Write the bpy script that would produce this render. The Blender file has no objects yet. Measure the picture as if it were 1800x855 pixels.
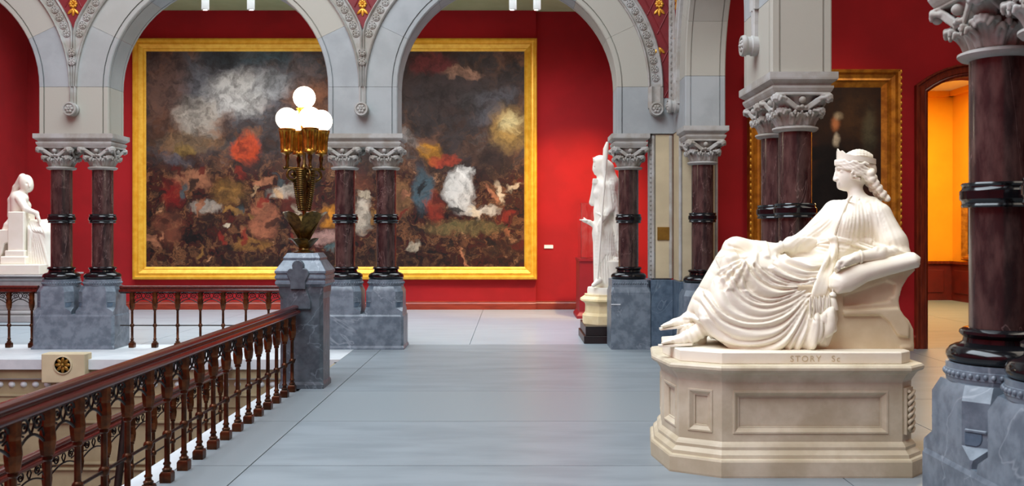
import bpy, bmesh, math, random
import numpy as np
from mathutils import Vector, Matrix
random.seed(7)
PI = math.pi
SC = bpy.context.scene
COL = SC.collection
# ------------------------------------------------------------------ camera
F, CX, CY, EYE = 1650.0, 903.0, 408.0, 1.57        # photo frame 1800 x 855
cam_d = bpy.data.cameras.new('camera'); cam = bpy.data.objects.new('camera', cam_d); COL.objects.link(cam)
cam.location = (0, 0, EYE); cam.rotation_euler = (PI/2, 0, 0)
cam_d.sensor_width = 36; cam_d.lens = 36*F/1800
cam_d.shift_x = (900-CX)/1800; cam_d.shift_y = (CY-427.5)/1800
cam_d.dof.use_dof = True; cam_d.dof.focus_distance = 8.5; cam_d.dof.aperture_fstop = 3.5
cam_d.clip_end = 200
SC.camera = cam
def W(px, py, Y): return Vector(((px-CX)*Y/F, Y, EYE-(py-CY)*Y/F))
# ------------------------------------------------------------------ light
wd = bpy.data.worlds.new('world'); SC.world = wd; wd.use_nodes = True
wd.node_tree.nodes['Background'].inputs[0].default_value = (.62, .74, .9, 1)
wd.node_tree.nodes['Background'].inputs[1].default_value = .5
def area(name, loc, rot, sx, sy, power, col, spread=None):
    d = bpy.data.lights.new(name, 'AREA'); d.shape = 'RECTANGLE'; d.size = sx; d.size_y = sy
    d.energy = power; d.color = col
    if spread: d.spread = spread
    o = bpy.data.objects.new(name, d); COL.objects.link(o); o.location = loc; o.rotation_euler = rot
    return o
def spot(name, loc, target, power, col, size=60, blend=.6, rad=.08):
    d = bpy.data.lights.new(name, 'SPOT'); d.energy = power; d.color = col; d.spot_size = math.radians(size)
    d.spot_blend = blend; d.shadow_soft_size = rad
    o = bpy.data.objects.new(name, d); COL.objects.link(o); o.location = loc
    o.rotation_euler = (Vector(target)-Vector(loc)).to_track_quat('-Z', 'Y').to_euler()
    return o
area('skylight_hall', (-3.4, 3.6, 9.35), (0, 0, 0), 7, 11.5, 2150, (.8, .91, 1))
area('skylight_gallery', (-3.5, 15.7, 5.95), (0, 0, 0), 12, 3.8, 620, (.86, .94, 1), math.radians(128))
area('skylight_aisle', (5.2, 6.5, 5.95), (0, 0, 0), 2.5, 9, 170, (1, .9, .78))
area('lamp_yellow_room', (8.2, 18.0, 4.7), (0, 0, 0), 3, 4, 460, (1, .8, .4))
spot('spot_wall_right', (1.9, 15.6, 5.7), (1.0, 18.97, .7), 1500, (1, .62, .2), 55, .8)
spot('spot_portrait', (4.2, 9.6, 5.5), (4.2, 12.63, 2.2), 160, (1, .85, .62), 50, .8)
SC.view_settings.view_transform = 'Standard'; SC.view_settings.look = 'None'
SC.view_settings.gamma = 1; SC.view_settings.exposure = 0
SC.view_settings.use_curve_mapping = False

# ================================================================== materials
def srgb(r, g, b):
    f = lambda c: (c/255/12.92) if c/255 <= .04045 else ((c/255+.055)/1.055)**2.4
    return (f(r), f(g), f(b), 1)
MATS = {}
class NT:
    def __init__(s, name):
        s.m = bpy.data.materials.new(name); s.m.use_nodes = True; s.t = s.m.node_tree
        s.b = s.t.nodes['Principled BSDF']; MATS[name] = s.m
    def n(s, typ, **kw):
        nd = s.t.nodes.new(typ)
        for k, v in kw.items(): setattr(nd, k, v)
        return nd
    def l(s, a, b): s.t.links.new(a, b)
    def mix(s, fac, a, b, mode='MIX'):
        m = s.n('ShaderNodeMix', data_type='RGBA', blend_type=mode)
        for sock, v in ((m.inputs[0], fac), (m.inputs[6], a), (m.inputs[7], b)):
            if hasattr(v, 'is_linked'): s.l(v, sock)
            else: sock.default_value = v
        return m.outputs[2]
    def noise(s, vec, scale, detail=4, rough=.55, dist=0):
        n = s.n('ShaderNodeTexNoise'); n.inputs['Scale'].default_value = scale
        n.inputs['Detail'].default_value = detail; n.inputs['Roughness'].default_value = rough
        n.inputs['Distortion'].default_value = dist
        if vec is not None: s.l(vec, n.inputs['Vector'])
        return n
    def ramp(s, fac, lo, hi):
        r = s.n('ShaderNodeMapRange', interpolation_type='SMOOTHSTEP')
        s.l(fac, r.inputs[0]); r.inputs[1].default_value = lo; r.inputs[2].default_value = hi
        return r.outputs[0]
    def pos(s): return s.n('ShaderNodeNewGeometry').outputs['Position']
    def stretch(s, vec, sc):
        m = s.n('ShaderNodeVectorMath', operation='MULTIPLY'); s.l(vec, m.inputs[0]); m.inputs[1].default_value = sc
        return m.outputs[0]
def stone(name, c1, c2, rough=.6, scale=3, stretch=(1, 1, 1), veins=None, vs=1.2, vw=.03, bump=.08, bs=40, rnd=None, coat=0, metal=0, spec=None, sub=0):
    t = NT(name); p = t.stretch(t.pos(), stretch)
    n = t.noise(p, scale, 6, .6); col = t.mix(t.ramp(n.outputs['Fac'], .35, .65), c1, c2)
    if rnd:
        oi = t.n('ShaderNodeObjectInfo'); col = t.mix(t.ramp(oi.outputs['Random'], .2, .8), col, rnd)
    if veins:
        nv = t.noise(p, vs, 5, .6, .8)
        a = t.n('ShaderNodeMath', operation='SUBTRACT'); t.l(nv.outputs['Fac'], a.inputs[0]); a.inputs[1].default_value = .5
        b = t.n('ShaderNodeMath', operation='ABSOLUTE'); t.l(a.outputs[0], b.inputs[0])
        r = t.n('ShaderNodeMapRange'); t.l(b.outputs[0], r.inputs[0]); r.inputs[1].default_value = 0; r.inputs[2].default_value = vw
        r.inputs[3].default_value = .75; r.inputs[4].default_value = 0
        col = t.mix(r.outputs[0], col, veins)
    t.l(col, t.b.inputs['Base Color']); t.b.inputs['Roughness'].default_value = rough
    t.b.inputs['Metallic'].default_value = metal
    if coat: t.b.inputs['Coat Weight'].default_value = coat; t.b.inputs['Coat Roughness'].default_value = .12
    if spec is not None: t.b.inputs['Specular IOR Level'].default_value = spec
    if sub:
        t.b.inputs['Subsurface Weight'].default_value = sub; t.b.inputs['Subsurface Radius'].default_value = (1, .62, .35)
        t.b.inputs['Subsurface Scale'].default_value = .03
    if bump:
        bn = t.noise(t.pos(), bs, 4); bp = t.n('ShaderNodeBump'); bp.inputs['Strength'].default_value = bump
        bp.inputs['Distance'].default_value = .01; t.l(bn.outputs['Fac'], bp.inputs['Height']); t.l(bp.outputs[0], t.b.inputs['Normal'])
    return t.m
M_STONE = stone('limestone', srgb(163, 169, 169), srgb(150, 156, 156), .75, 2.2, rnd=srgb(172, 170, 157))
M_STONE2 = stone('limestone_carved', srgb(174, 174, 169), srgb(154, 149, 138), .75, 5)
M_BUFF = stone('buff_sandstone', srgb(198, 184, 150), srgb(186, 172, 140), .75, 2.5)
M_BUFF_SHADE = stone('buff_sandstone_shade', srgb(158, 144, 112), srgb(142, 128, 98), .8, 2.5)  # buff sandstone again, with the stairwell's shade painted in as a darker colour
M_LEDGE = stone('ledge_stone', srgb(205, 210, 212), srgb(190, 197, 200), .5, 3)
M_MARBLE = stone('blue_grey_marble', srgb(116, 128, 138), srgb(88, 100, 111), .38, 9, veins=srgb(142, 152, 160), vs=.8, vw=.006, bump=.05)
M_MARBLE2 = stone('slate_blue_marble', srgb(92, 110, 126), srgb(70, 88, 104), .38, 10, veins=srgb(120, 136, 148), vs=.8, vw=.005, bump=.05)
M_NEWEL = stone('dark_grey_marble', srgb(86, 95, 102), srgb(64, 72, 79), .36, 9, veins=srgb(118, 128, 136), vs=.8, vw=.005, bump=.05)
M_SHAFT = stone('purple_granite', srgb(82, 62, 58), srgb(44, 33, 33), .24, 14, (1, 1, .3), veins=srgb(126, 104, 100), vs=3.4, vw=.006, bump=.02, coat=.3)
M_BLACK = stone('black_polished_stone', srgb(14, 14, 16), srgb(20, 20, 23), .12, 5, bump=0)
M_STATUE = stone('cream_marble', srgb(246, 239, 222), srgb(238, 229, 207), .5, 3, bump=.04)
M_COUCH = stone('stained_shaded_marble', srgb(226, 209, 176), srgb(210, 190, 154), .5, 2.5, bump=.04)  # staining and the shade on the couch side, both put into this tan
M_STATUE_W = stone('white_marble', srgb(248, 243, 230), srgb(242, 236, 220), .5, 3, bump=0)
M_PEDESTAL = stone('pedestal_marble', srgb(218, 207, 182), srgb(188, 174, 145), .5, 2.3, bump=.05)
M_GREYPED = stone('grey_plinth_marble', srgb(172, 172, 170), srgb(150, 150, 150), .5, 3)
M_CREAMPED = stone('yellowed_marble', srgb(240, 222, 178), srgb(228, 206, 156), .5, 4)
M_FLOOR = stone('bluestone_floor', srgb(137, 146, 151), srgb(125, 134, 139), .38, 1.1, (1, 3.6, 1), bump=.04, bs=25, rnd=srgb(133, 142, 146))
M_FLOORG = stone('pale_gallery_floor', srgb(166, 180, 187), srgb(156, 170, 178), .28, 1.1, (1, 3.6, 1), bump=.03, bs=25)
M_JOINT = stone('floor_joint', srgb(96, 103, 108), srgb(86, 92, 97), .9, 4, bump=0)
M_RED = stone('red_wall_fabric', srgb(164, 13, 23), srgb(152, 11, 20), .9, 1.5, bump=.05, bs=300)
M_CASERED = stone('red_painted_board', srgb(150, 14, 26), srgb(142, 12, 22), .5, 3, bump=0)
M_BASEB = stone('mahogany_baseboard', srgb(150, 52, 30), srgb(126, 40, 22), .35, 3, (1, 1, 8), bump=.03)
M_CASING = stone('stained_wood_casing', srgb(124, 48, 26), srgb(92, 32, 18), .3, 4, (8, 8, 1), bump=.03)
M_MAHOG = stone('mahogany_handrail', srgb(84, 28, 19), srgb(66, 21, 15), .22, 4, (8, 1, 8), bump=.02, coat=.4)
M_BRONZE = stone('aged_bronze', srgb(92, 54, 30), srgb(58, 34, 20), .34, 12, metal=.75, bump=.05)
M_CUP = stone('gilded_bronze', srgb(112, 62, 28), srgb(70, 40, 20), .32, 14, metal=.7, bump=.05)
M_IRON = stone('dark_ironwork', srgb(40, 30, 26), srgb(28, 22, 20), .45, 12, metal=.6, bump=0)
M_BRASS = stone('old_brass', srgb(190, 136, 48), srgb(132, 88, 30), .28, 20, metal=.85, bump=.08)
M_BRASSD = stone('dark_brass', srgb(120, 92, 42), srgb(74, 54, 24), .3, 20, metal=.8, bump=.08)
M_GOLD = stone('gilt_frame', srgb(240, 186, 62), srgb(226, 164, 40), .4, 8, metal=.25, bump=.08, bs=120)
M_GOLDD = stone('old_gilt_frame', srgb(206, 138, 42), srgb(160, 98, 26), .36, 8, metal=.5, bump=.15, bs=80)
M_GILT = stone('gilt_flower', srgb(236, 176, 66), srgb(206, 140, 40), .4, 12, metal=.5, bump=0)
M_SPAN = stone('spandrel_red', srgb(128, 22, 28), srgb(112, 18, 24), .6, 6, bump=0)
M_GREEN = stone('pale_green_ceiling', srgb(172, 182, 138), srgb(164, 174, 130), .9, 2, bump=0)
M_CEIL = stone('plaster_ceiling', srgb(222, 218, 206), srgb(214, 210, 198), .9, 2, bump=0)
M_YELLOW = stone('yellow_wall', srgb(240, 168, 16), srgb(236, 160, 12), .9, 1, bump=0)
M_WAIN = stone('dark_red_wainscot', srgb(104, 26, 22), srgb(86, 20, 18), .5, 3, bump=0)
M_WHITE = stone('white_enamel', srgb(240, 240, 238), srgb(235, 235, 233), .4, 3, bump=0)
M_BLACKWOOD = stone('black_painted_wood', srgb(26, 18, 18), srgb(32, 20, 20), .35, 4, bump=0)
M_PLAQUE = stone('brass_plaque', srgb(150, 112, 44), srgb(132, 96, 34), .4, 10, metal=.5, bump=0)
M_INSCR = stone('inscription_shadow', srgb(204, 187, 152), srgb(194, 175, 140), .8, 6, bump=0)
M_INK = stone('dark_print', srgb(60, 60, 60), srgb(56, 56, 56), .8, 6, bump=0)
t = NT('lamp_globe'); t.b.inputs['Base Color'].default_value = (1, .95, .85, 1)
t.b.inputs['Emission Color'].default_value = (1, .86, .62, 1); t.b.inputs['Emission Strength'].default_value = 7; M_GLOBE = t.m
t = NT('clear_acrylic'); t.b.inputs['Base Color'].default_value = (1, 1, 1, 1); t.b.inputs['Transmission Weight'].default_value = 1
t.b.inputs['Roughness'].default_value = .02; t.b.inputs['IOR'].default_value = 1.45; M_ACRYL = t.m
def canvas_mat(name, base, blobs, warp=.55, wscale=1.1, rough=.35, low=None):
    """blobs: (x, y, rx, ry, colour, softness, strength) in canvas metres; noise-warped patches of paint"""
    t = NT(name); tc = t.n('ShaderNodeTexCoord'); p = tc.outputs['Object']
    def warped(s, amp, det):
        n = t.noise(p, s, det, .6)
        a = t.n('ShaderNodeVectorMath', operation='SUBTRACT'); t.l(n.outputs['Color'], a.inputs[0]); a.inputs[1].default_value = (.5, .5, .5)
        b = t.n('ShaderNodeVectorMath', operation='SCALE'); t.l(a.outputs[0], b.inputs[0]); b.inputs['Scale'].default_value = amp
        c = t.n('ShaderNodeVectorMath', operation='ADD'); t.l(p, c.inputs[0]); t.l(b.outputs[0], c.inputs[1]); return c.outputs[0]
    wp = warped(wscale, warp*2.2, 3); p = wp; wp = warped(wscale*3.5, warp*1.5, 8)
    n0 = t.noise(wp, 1.1, 8, .68, .6); cr = t.n('ShaderNodeValToRGB'); t.l(n0.outputs['Fac'], cr.inputs[0]); els = cr.color_ramp.elements
    while len(els) < len(base): els.new(.5)
    for i, c in enumerate(base): els[i].position = .3+.4*i/(len(base)-1); els[i].color = c
    col = cr.outputs[0]
    if low:
        sx = t.n('ShaderNodeSeparateXYZ'); t.l(wp, sx.inputs[0])
        nl = t.noise(wp, 3.2, 7, .62, 1.6); c2 = t.n('ShaderNodeValToRGB'); t.l(nl.outputs['Fac'], c2.inputs[0]); e2 = c2.color_ramp.elements
        while len(e2) < len(low): e2.new(.5)
        for i, c in enumerate(low): e2[i].position = .34+.34*i/(len(low)-1); e2[i].color = c
        col = t.mix(t.ramp(sx.outputs['Z'], .35, -.45), col, c2.outputs[0])
    for q in blobs:
        x, y, rx, ry, c, soft, st = q[:7]; an = q[7] if len(q) > 7 else 0; ca, sa = math.cos(an), math.sin(an)
        s = t.n('ShaderNodeVectorMath', operation='SUBTRACT'); t.l(wp, s.inputs[0]); s.inputs[1].default_value = (x, 0, y)
        d1 = t.n('ShaderNodeVectorMath', operation='DOT_PRODUCT'); t.l(s.outputs[0], d1.inputs[0]); d1.inputs[1].default_value = (ca/rx, 0, sa/rx)
        d2 = t.n('ShaderNodeVectorMath', operation='DOT_PRODUCT'); t.l(s.outputs[0], d2.inputs[0]); d2.inputs[1].default_value = (-sa/ry, 0, ca/ry)
        cb = t.n('ShaderNodeCombineXYZ'); t.l(d1.outputs['Value'], cb.inputs[0]); t.l(d2.outputs['Value'], cb.inputs[1])
        L = t.n('ShaderNodeVectorMath', operation='LENGTH'); t.l(cb.outputs[0], L.inputs[0])
        r = t.n('ShaderNodeMapRange', interpolation_type='SMOOTHSTEP'); t.l(L.outputs['Value'], r.inputs[0])
        r.inputs[1].default_value = 1; r.inputs[2].default_value = 1-soft; r.inputs[3].default_value = 0; r.inputs[4].default_value = st
        col = t.mix(r.outputs[0], col, srgb(*c))
    n1 = t.noise(wp, 3.5, 8, .72); col = t.mix(t.ramp(n1.outputs['Fac'], .34, .62), t.mix(.68, col, (.012, .008, .007, 1)), col)
    t.l(col, t.b.inputs['Base Color']); t.b.inputs['Roughness'].default_value = .6; t.b.inputs['Specular IOR Level'].default_value = .2
    return t.m

# ================================================================== mesh helpers
class MB:
    def __init__(s): s.v = []; s.f = []
    def add(s, vs, fs):
        o = len(s.v); s.v += [tuple(p) for p in vs]; s.f += [tuple(i+o for i in f) for f in fs]; return s
    def box(s, x0, x1, y0, y1, z0, z1):
        return s.add([(x0,y0,z0),(x1,y0,z0),(x1,y1,z0),(x0,y1,z0),(x0,y0,z1),(x1,y0,z1),(x1,y1,z1),(x0,y1,z1)],
                     [(0,3,2,1),(4,5,6,7),(0,1,5,4),(1,2,6,5),(2,3,7,6),(3,0,4,7)])
    def loft(s, rings, caps=True, closed=True):
        n = len(rings[0]); vs = [p for r in rings for p in r]; fs = []
        for i in range(len(rings)-1):
            for j in range(n if closed else n-1):
                k = (j+1) % n; fs.append((i*n+j, i*n+k, (i+1)*n+k, (i+1)*n+j))
        if caps: fs.append(tuple(reversed(range(n)))); fs.append(tuple(range((len(rings)-1)*n, len(rings)*n)))
        return s.add(vs, fs)
    def prism(s, poly, a0, a1, axis='y'):
        g = {'y': lambda p, a: (p[0], a, p[1]), 'z': lambda p, a: (p[0], p[1], a), 'x': lambda p, a: (a, p[0], p[1])}[axis]
        return s.loft([[g(p, a0) for p in poly], [g(p, a1) for p in poly]])
    def lathe(s, prof, seg=24, c=(0, 0, 0), ax='z'):
        g = {'z': lambda r, z, a: (c[0]+r*math.cos(a), c[1]+r*math.sin(a), c[2]+z),
             'y': lambda r, z, a: (c[0]+r*math.cos(a), c[1]+z, c[2]+r*math.sin(a))}[ax]
        return s.loft([[g(max(r, 1e-4), z, 2*PI*j/seg) for j in range(seg)] for r, z in prof])
    def tube(s, pts, rad, seg=8, flat=1.0):
        pts = [Vector(p) for p in pts]; n = len(pts)
        if not hasattr(rad, '__len__'): rad = [rad]*n
        rings = []; up = Vector((0, 0, 1)); prev = None
        for i, p in enumerate(pts):
            d = (pts[min(i+1, n-1)]-pts[max(i-1, 0)]).normalized()
            if prev is None: a = d.orthogonal().normalized() if abs(d.z) > .9 else d.cross(up).normalized()
            else: a = (prev-d*prev.dot(d)).normalized()
            prev = a; b = d.cross(a)
            rings.append([p+a*rad[i]*math.cos(2*PI*j/seg)+b*rad[i]*flat*math.sin(2*PI*j/seg) for j in range(seg)])
        return s.loft(rings)
    def ball(s, c, r, seg=14, rings=9):
        if not hasattr(r, '__len__'): r = (r, r, r)
        rs = []
        for i in range(rings+1):
            a = -PI/2+PI*i/rings; k = max(math.cos(a), .002)
            rs.append([(c[0]+r[0]*k*math.cos(2*PI*j/seg), c[1]+r[1]*k*math.sin(2*PI*j/seg), c[2]+r[2]*math.sin(a)) for j in range(seg)])
        return s.loft(rs)
    def xf(s, mat, start=0):
        for i in range(start, len(s.v)): s.v[i] = tuple(mat @ Vector(s.v[i]))
        return s
    def mesh(s, name, mat=None, smooth=None, bevel=0):
        me = bpy.data.meshes.new(name); me.from_pydata(s.v, [], s.f)
        bm = bmesh.new(); bm.from_mesh(me); bmesh.ops.recalc_face_normals(bm, faces=bm.faces)
        if bevel:
            es = [e for e in bm.edges if len(e.link_faces) == 2 and e.calc_face_angle(0) > .5]
            bmesh.ops.bevel(bm, geom=es, offset=bevel, segments=1, affect='EDGES', clamp_overlap=True)
        bm.to_mesh(me); bm.free()
        if smooth:
            me.shade_smooth(); me.set_sharp_from_angle(angle=math.radians(smooth))
        if mat: me.materials.append(mat)
        return me
    def build(s, name, mat, parent=None, smooth=None, bevel=0, loc=None):
        return link(name, s.mesh(name, mat, smooth, bevel), parent, loc)
def link(name, me, parent=None, loc=None, rot=None, scale=None):
    o = bpy.data.objects.new(name, me); COL.objects.link(o)
    if parent: o.parent = parent
    if loc is not None: o.location = loc
    if rot is not None: o.rotation_euler = rot
    if scale is not None: o.scale = scale
    return o
def tag(o, label, cat, group=None):
    o['label'] = label; o['category'] = cat
    if group: o['group'] = group
    return o
def thing(name, label, cat, loc=(0, 0, 0), rz=0, group=None):
    o = link(name, None, None, loc, (0, 0, rz)); o.empty_display_size = .1
    return tag(o, label, cat, group)
def struct(o): o['kind'] = 'structure'; return o
def dup(o, parent=None):
    c = o.copy(); COL.objects.link(c)
    if parent: c.parent = parent
    for ch in list(o.children): dup(ch, c)
    return c
def catmull(pts, n=8):
    P = [np.array(p, float) for p in pts]; P = [2*P[0]-P[1]]+P+[2*P[-1]-P[-2]]; out = []
    for i in range(1, len(P)-2):
        for k in range(n):
            t = k/n
            out.append(.5*((2*P[i])+(-P[i-1]+P[i+1])*t+(2*P[i-1]-5*P[i]+4*P[i+1]-P[i+2])*t*t+(-P[i-1]+3*P[i]-3*P[i+1]+P[i+2])*t**3))
    out.append(P[-2]); return out

# ================================================================== sculpting: smooth-blended distance field + surface nets
class Sculpt:
    def __init__(s, lo, hi, h):
        s.lo = np.array(lo, float); s.h = h; s.n = np.ceil((np.array(hi, float)-s.lo)/h).astype(int)+1
        s.D = np.full(s.n, .3, np.float32)
    def _sub(s, lo, hi, pad):
        a = np.maximum(np.floor((np.array(lo)-pad-s.lo)/s.h).astype(int), 0)
        b = np.minimum(np.ceil((np.array(hi)+pad-s.lo)/s.h).astype(int)+1, s.n)
        if np.any(b <= a): return None
        sl = tuple(slice(i, j) for i, j in zip(a, b))
        ax = [(s.lo[k]+s.h*np.arange(a[k], b[k])).astype(np.float32) for k in range(3)]
        return sl, ax[0][:, None, None], ax[1][None, :, None], ax[2][None, None, :]
    def put(s, lo, hi, fn, k=.03, op='u'):
        r = s._sub(lo, hi, k+3*s.h)
        if r is None: return
        sl, X, Y, Z = r; d = fn(X, Y, Z).astype(np.float32); c = s.D[sl]
        if op == 'u': hh = np.maximum(k-np.abs(c-d), 0)/k; s.D[sl] = np.minimum(c, d)-hh*hh*k*.25
        else: d = -d; hh = np.maximum(k-np.abs(c-d), 0)/k; s.D[sl] = np.maximum(c, d)+hh*hh*k*.25
    def ell(s, c, r, k=.03, op='u', rot=None):
        c = np.array(c, float); r = np.array(r, float); m = r.max()
        def fn(X, Y, Z):
            x, y, z = X-c[0], Y-c[1], Z-c[2]
            if rot is not None:
                R = np.array(rot.transposed()); x, y, z = (R[0,0]*x+R[0,1]*y+R[0,2]*z, R[1,0]*x+R[1,1]*y+R[1,2]*z, R[2,0]*x+R[2,1]*y+R[2,2]*z)
            k0 = np.sqrt((x/r[0])**2+(y/r[1])**2+(z/r[2])**2); k1 = np.sqrt((x/r[0]**2)**2+(y/r[1]**2)**2+(z/r[2]**2)**2)
            return k0*(k0-1)/np.maximum(k1, 1e-6)
        rr = m if rot is not None else r
        s.put(c-rr, c+rr, fn, k, op)
    def cap(s, a, b, ra, rb=None, k=.03, op='u', ys=1.0):
        """tapered capsule; ys > 1 stretches it along y"""
        rb = ra if rb is None else rb; a = np.array(a, float); b = np.array(b, float); m = max(ra, rb)
        d = b-a; L = max(float(d[0]**2+(d[1]/ys)**2+d[2]**2), 1e-9)
        def fn(X, Y, Z):
            x, y, z = X-a[0], (Y-a[1])/ys, Z-a[2]
            t = np.clip((x*d[0]+y*d[1]/ys+z*d[2])/L, 0, 1)
            return np.sqrt((x-t*d[0])**2+(y-t*d[1]/ys)**2+(z-t*d[2])**2)-(ra+(rb-ra)*t)
        pad = np.array([m, m*ys, m])
        s.put(np.minimum(a, b)-pad, np.maximum(a, b)+pad, fn, k, op)
    def chain(s, pts, rad, k=.02, op='u', ys=1.0):
        n = len(pts)
        if not hasattr(rad, '__len__'): rad = [rad]*n
        for i in range(n-1): s.cap(pts[i], pts[i+1], rad[i], rad[i+1], k, op, ys)
    def box(s, c, hsz, r=.01, k=.02, op='u'):
        c = np.array(c, float); hsz = np.array(hsz, float)
        def fn(X, Y, Z):
            q = [np.abs(v-c[i])-hsz[i]+r for i, v in enumerate((X, Y, Z))]
            return np.sqrt(sum(np.maximum(w, 0)**2 for w in q))+np.minimum(np.maximum(np.maximum(q[0], q[1]), q[2]), 0)-r
        s.put(c-hsz, c+hsz, fn, k, op)
    def slab(s, poly, yc, half, r=.06, k=.03, op='u'):
        """polygon in (x, z) thickened along y; yc, half are numbers or functions of z"""
        P = np.array(poly, float); fy = yc if callable(yc) else (lambda z: yc); fh = half if callable(half) else (lambda z: half)
        def fn(X, Y, Z):
            x = X[:, :, 0]*1.0+0*Z[0, :, :]; z = Z[0, :, :]+0*X[:, :, 0]
            d = np.full(x.shape, 1e9); sg = np.ones(x.shape); n = len(P); j = n-1
            for i in range(n):
                e = P[j]-P[i]; wx, wz = x-P[i, 0], z-P[i, 1]
                t = np.clip((wx*e[0]+wz*e[1])/(e@e), 0, 1); d = np.minimum(d, (wx-e[0]*t)**2+(wz-e[1]*t)**2)
                c1 = z >= P[i, 1]; c2 = z < P[j, 1]; c3 = e[0]*wz > e[1]*wx
                sg = np.where((c1 & c2 & c3) | (~c1 & ~c2 & ~c3), -sg, sg); j = i
            d2 = (sg*np.sqrt(d))[:, None, :]+r
            dy = np.abs(Y-fy(Z))-fh(Z)+r
            return np.sqrt(np.maximum(d2, 0)**2+np.maximum(dy, 0)**2)+np.minimum(np.maximum(d2, dy), 0)-r
        zs = np.linspace(P[:, 1].min(), P[:, 1].max(), 8)
        y0 = min(fy(z)-fh(z) for z in zs); y1 = max(fy(z)+fh(z) for z in zs)
        s.put((P[:, 0].min(), y0, P[:, 1].min()), (P[:, 0].max(), y1, P[:, 1].max()), fn, k, op)
    def front(s, x, z):
        """y of the first surface met coming from -y at (x, z)"""
        i = int(round((x-s.lo[0])/s.h)); k = int(round((z-s.lo[2])/s.h))
        i = min(max(i, 0), s.n[0]-1); k = min(max(k, 0), s.n[2]-1)
        ln = s.D[i, :, k]; w = np.nonzero(ln < 0)[0]
        return None if len(w) == 0 else float(s.lo[1]+s.h*w[0])
    def fold(s, pts, r=.02, depth=.3, k=.02, n=7, ends=.35, carve=True):
        """ridge of cloth laid on the front surface along (x, z) points, with a groove on its lower side"""
        c = catmull(pts, n); m = len(c); P = []; R = []; G = []
        for i, q in enumerate(c):
            y = s.front(q[0], q[1])
            if y is None: continue
            t = i/(m-1); w = ends+(1-ends)*math.sin(PI*min(max(t, 0), 1))
            P.append((q[0], y+r*depth, q[1])); R.append(r*w)
            a = c[max(i-1, 0)]; b = c[min(i+1, m-1)]; tx, tz = b[0]-a[0], b[1]-a[1]; L = math.hypot(tx, tz)+1e-9
            nx, nz = tz/L, -tx/L
            if nz > 0: nx, nz = -nx, -nz
            gx, gz = q[0]+nx*r*1.35, q[1]+nz*r*1.35; gy = s.front(gx, gz)
            G.append(None if gy is None else (gx, gy-r*.1, gz))
        if len(P) > 4:
            for _ in range(3):
                yy = [p[1] for p in P]; P = [(p[0], (yy[max(i-1, 0)]+2*yy[i]+yy[min(i+1, len(P)-1)])/4, p[2]) for i, p in enumerate(P)]
        if carve:
            for i in range(len(P)-1):
                if G[i] and G[i+1] and abs(G[i][1]-G[i+1][1]) < .05: s.cap(G[i], G[i+1], R[i]*.55, R[i+1]*.55, k*.6, 's')
        for i in range(len(P)-1):
            if abs(P[i][1]-P[i+1][1]) < .07: s.cap(P[i], P[i+1], R[i], R[i+1], k)
    def mesh(s, name, mat, smooth_it=1, clip=None):
        D = s.D; S = D < 0; n = s.n
        c = [S[i:n[0]-1+i, j:n[1]-1+j, k:n[2]-1+k] for i in (0, 1) for j in (0, 1) for k in (0, 1)]
        cnt = sum(x.astype(np.int8) for x in c); act = (cnt > 0) & (cnt < 8)
        ijk = np.argwhere(act); idx = np.full(act.shape, -1, np.int64); idx[act] = np.arange(len(ijk))
        acc = np.zeros((len(ijk), 3)); num = np.zeros(len(ijk))
        cor = [(i, j, k) for i in (0, 1) for j in (0, 1) for k in (0, 1)]
        val = {q: D[ijk[:, 0]+q[0], ijk[:, 1]+q[1], ijk[:, 2]+q[2]] for q in cor}
        for q in cor:
            for ax in range(3):
                if q[ax] == 1: continue
                p = list(q); p[ax] = 1; p = tuple(p); a, b = val[q], val[p]
                w = (a < 0) != (b < 0); t = np.where(w, a/np.where(w, a-b, 1), 0)
                pt = np.tile(np.array(q, float), (len(ijk), 1)); pt[:, ax] += t
                acc[w] += pt[w]; num[w] += 1
        V = s.lo+s.h*(ijk+acc/num[:, None]); faces = []
        for ax in range(3):
            b1, b2 = (ax+1) % 3, (ax+2) % 3
            sa = [slice(None)]*3; sb = [slice(None)]*3; sa[ax] = slice(0, -1); sb[ax] = slice(1, None)
            e = np.argwhere(S[tuple(sa)] != S[tuple(sb)])
            e = e[(e[:, b1] > 0) & (e[:, b2] > 0) & (e[:, b1] < n[b1]-1) & (e[:, b2] < n[b2]-1)]
            ins = S[e[:, 0], e[:, 1], e[:, 2]]
            def g(d1, d2):
                q = e.copy(); q[:, b1] -= d1; q[:, b2] -= d2; return idx[q[:, 0], q[:, 1], q[:, 2]]
            f = np.stack([g(1, 1), g(0, 1), g(0, 0), g(1, 0)], 1); f[~ins] = f[~ins][:, ::-1]; faces.append(f)
        Fc = np.concatenate(faces); Fc = Fc[(Fc >= 0).all(1)]
        for _ in range(smooth_it):
            i0 = np.concatenate([Fc[:, p] for p in (0, 1, 2, 3, 0, 1, 2, 3)]); i1 = np.concatenate([Fc[:, q] for q in (1, 2, 3, 0, 3, 0, 1, 2)])
            C = np.bincount(i0, minlength=len(V)); A = np.stack([np.bincount(i0, V[i1, d], len(V)) for d in range(3)], 1)
            V = V*.5+.5*A/np.maximum(C, 1)[:, None]
        me = bpy.data.meshes.new(name); me.vertices.add(len(V)); me.vertices.foreach_set('co', V.astype(np.float32).ravel())
        me.loops.add(len(Fc)*4); me.loops.foreach_set('vertex_index', Fc.ravel().astype(np.int32))
        me.polygons.add(len(Fc)); me.polygons.foreach_set('loop_start', np.arange(0, len(Fc)*4, 4, dtype=np.int32))
        me.update(calc_edges=True); me.validate(); me.shade_smooth(); me.materials.append(mat)
        return me

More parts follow.
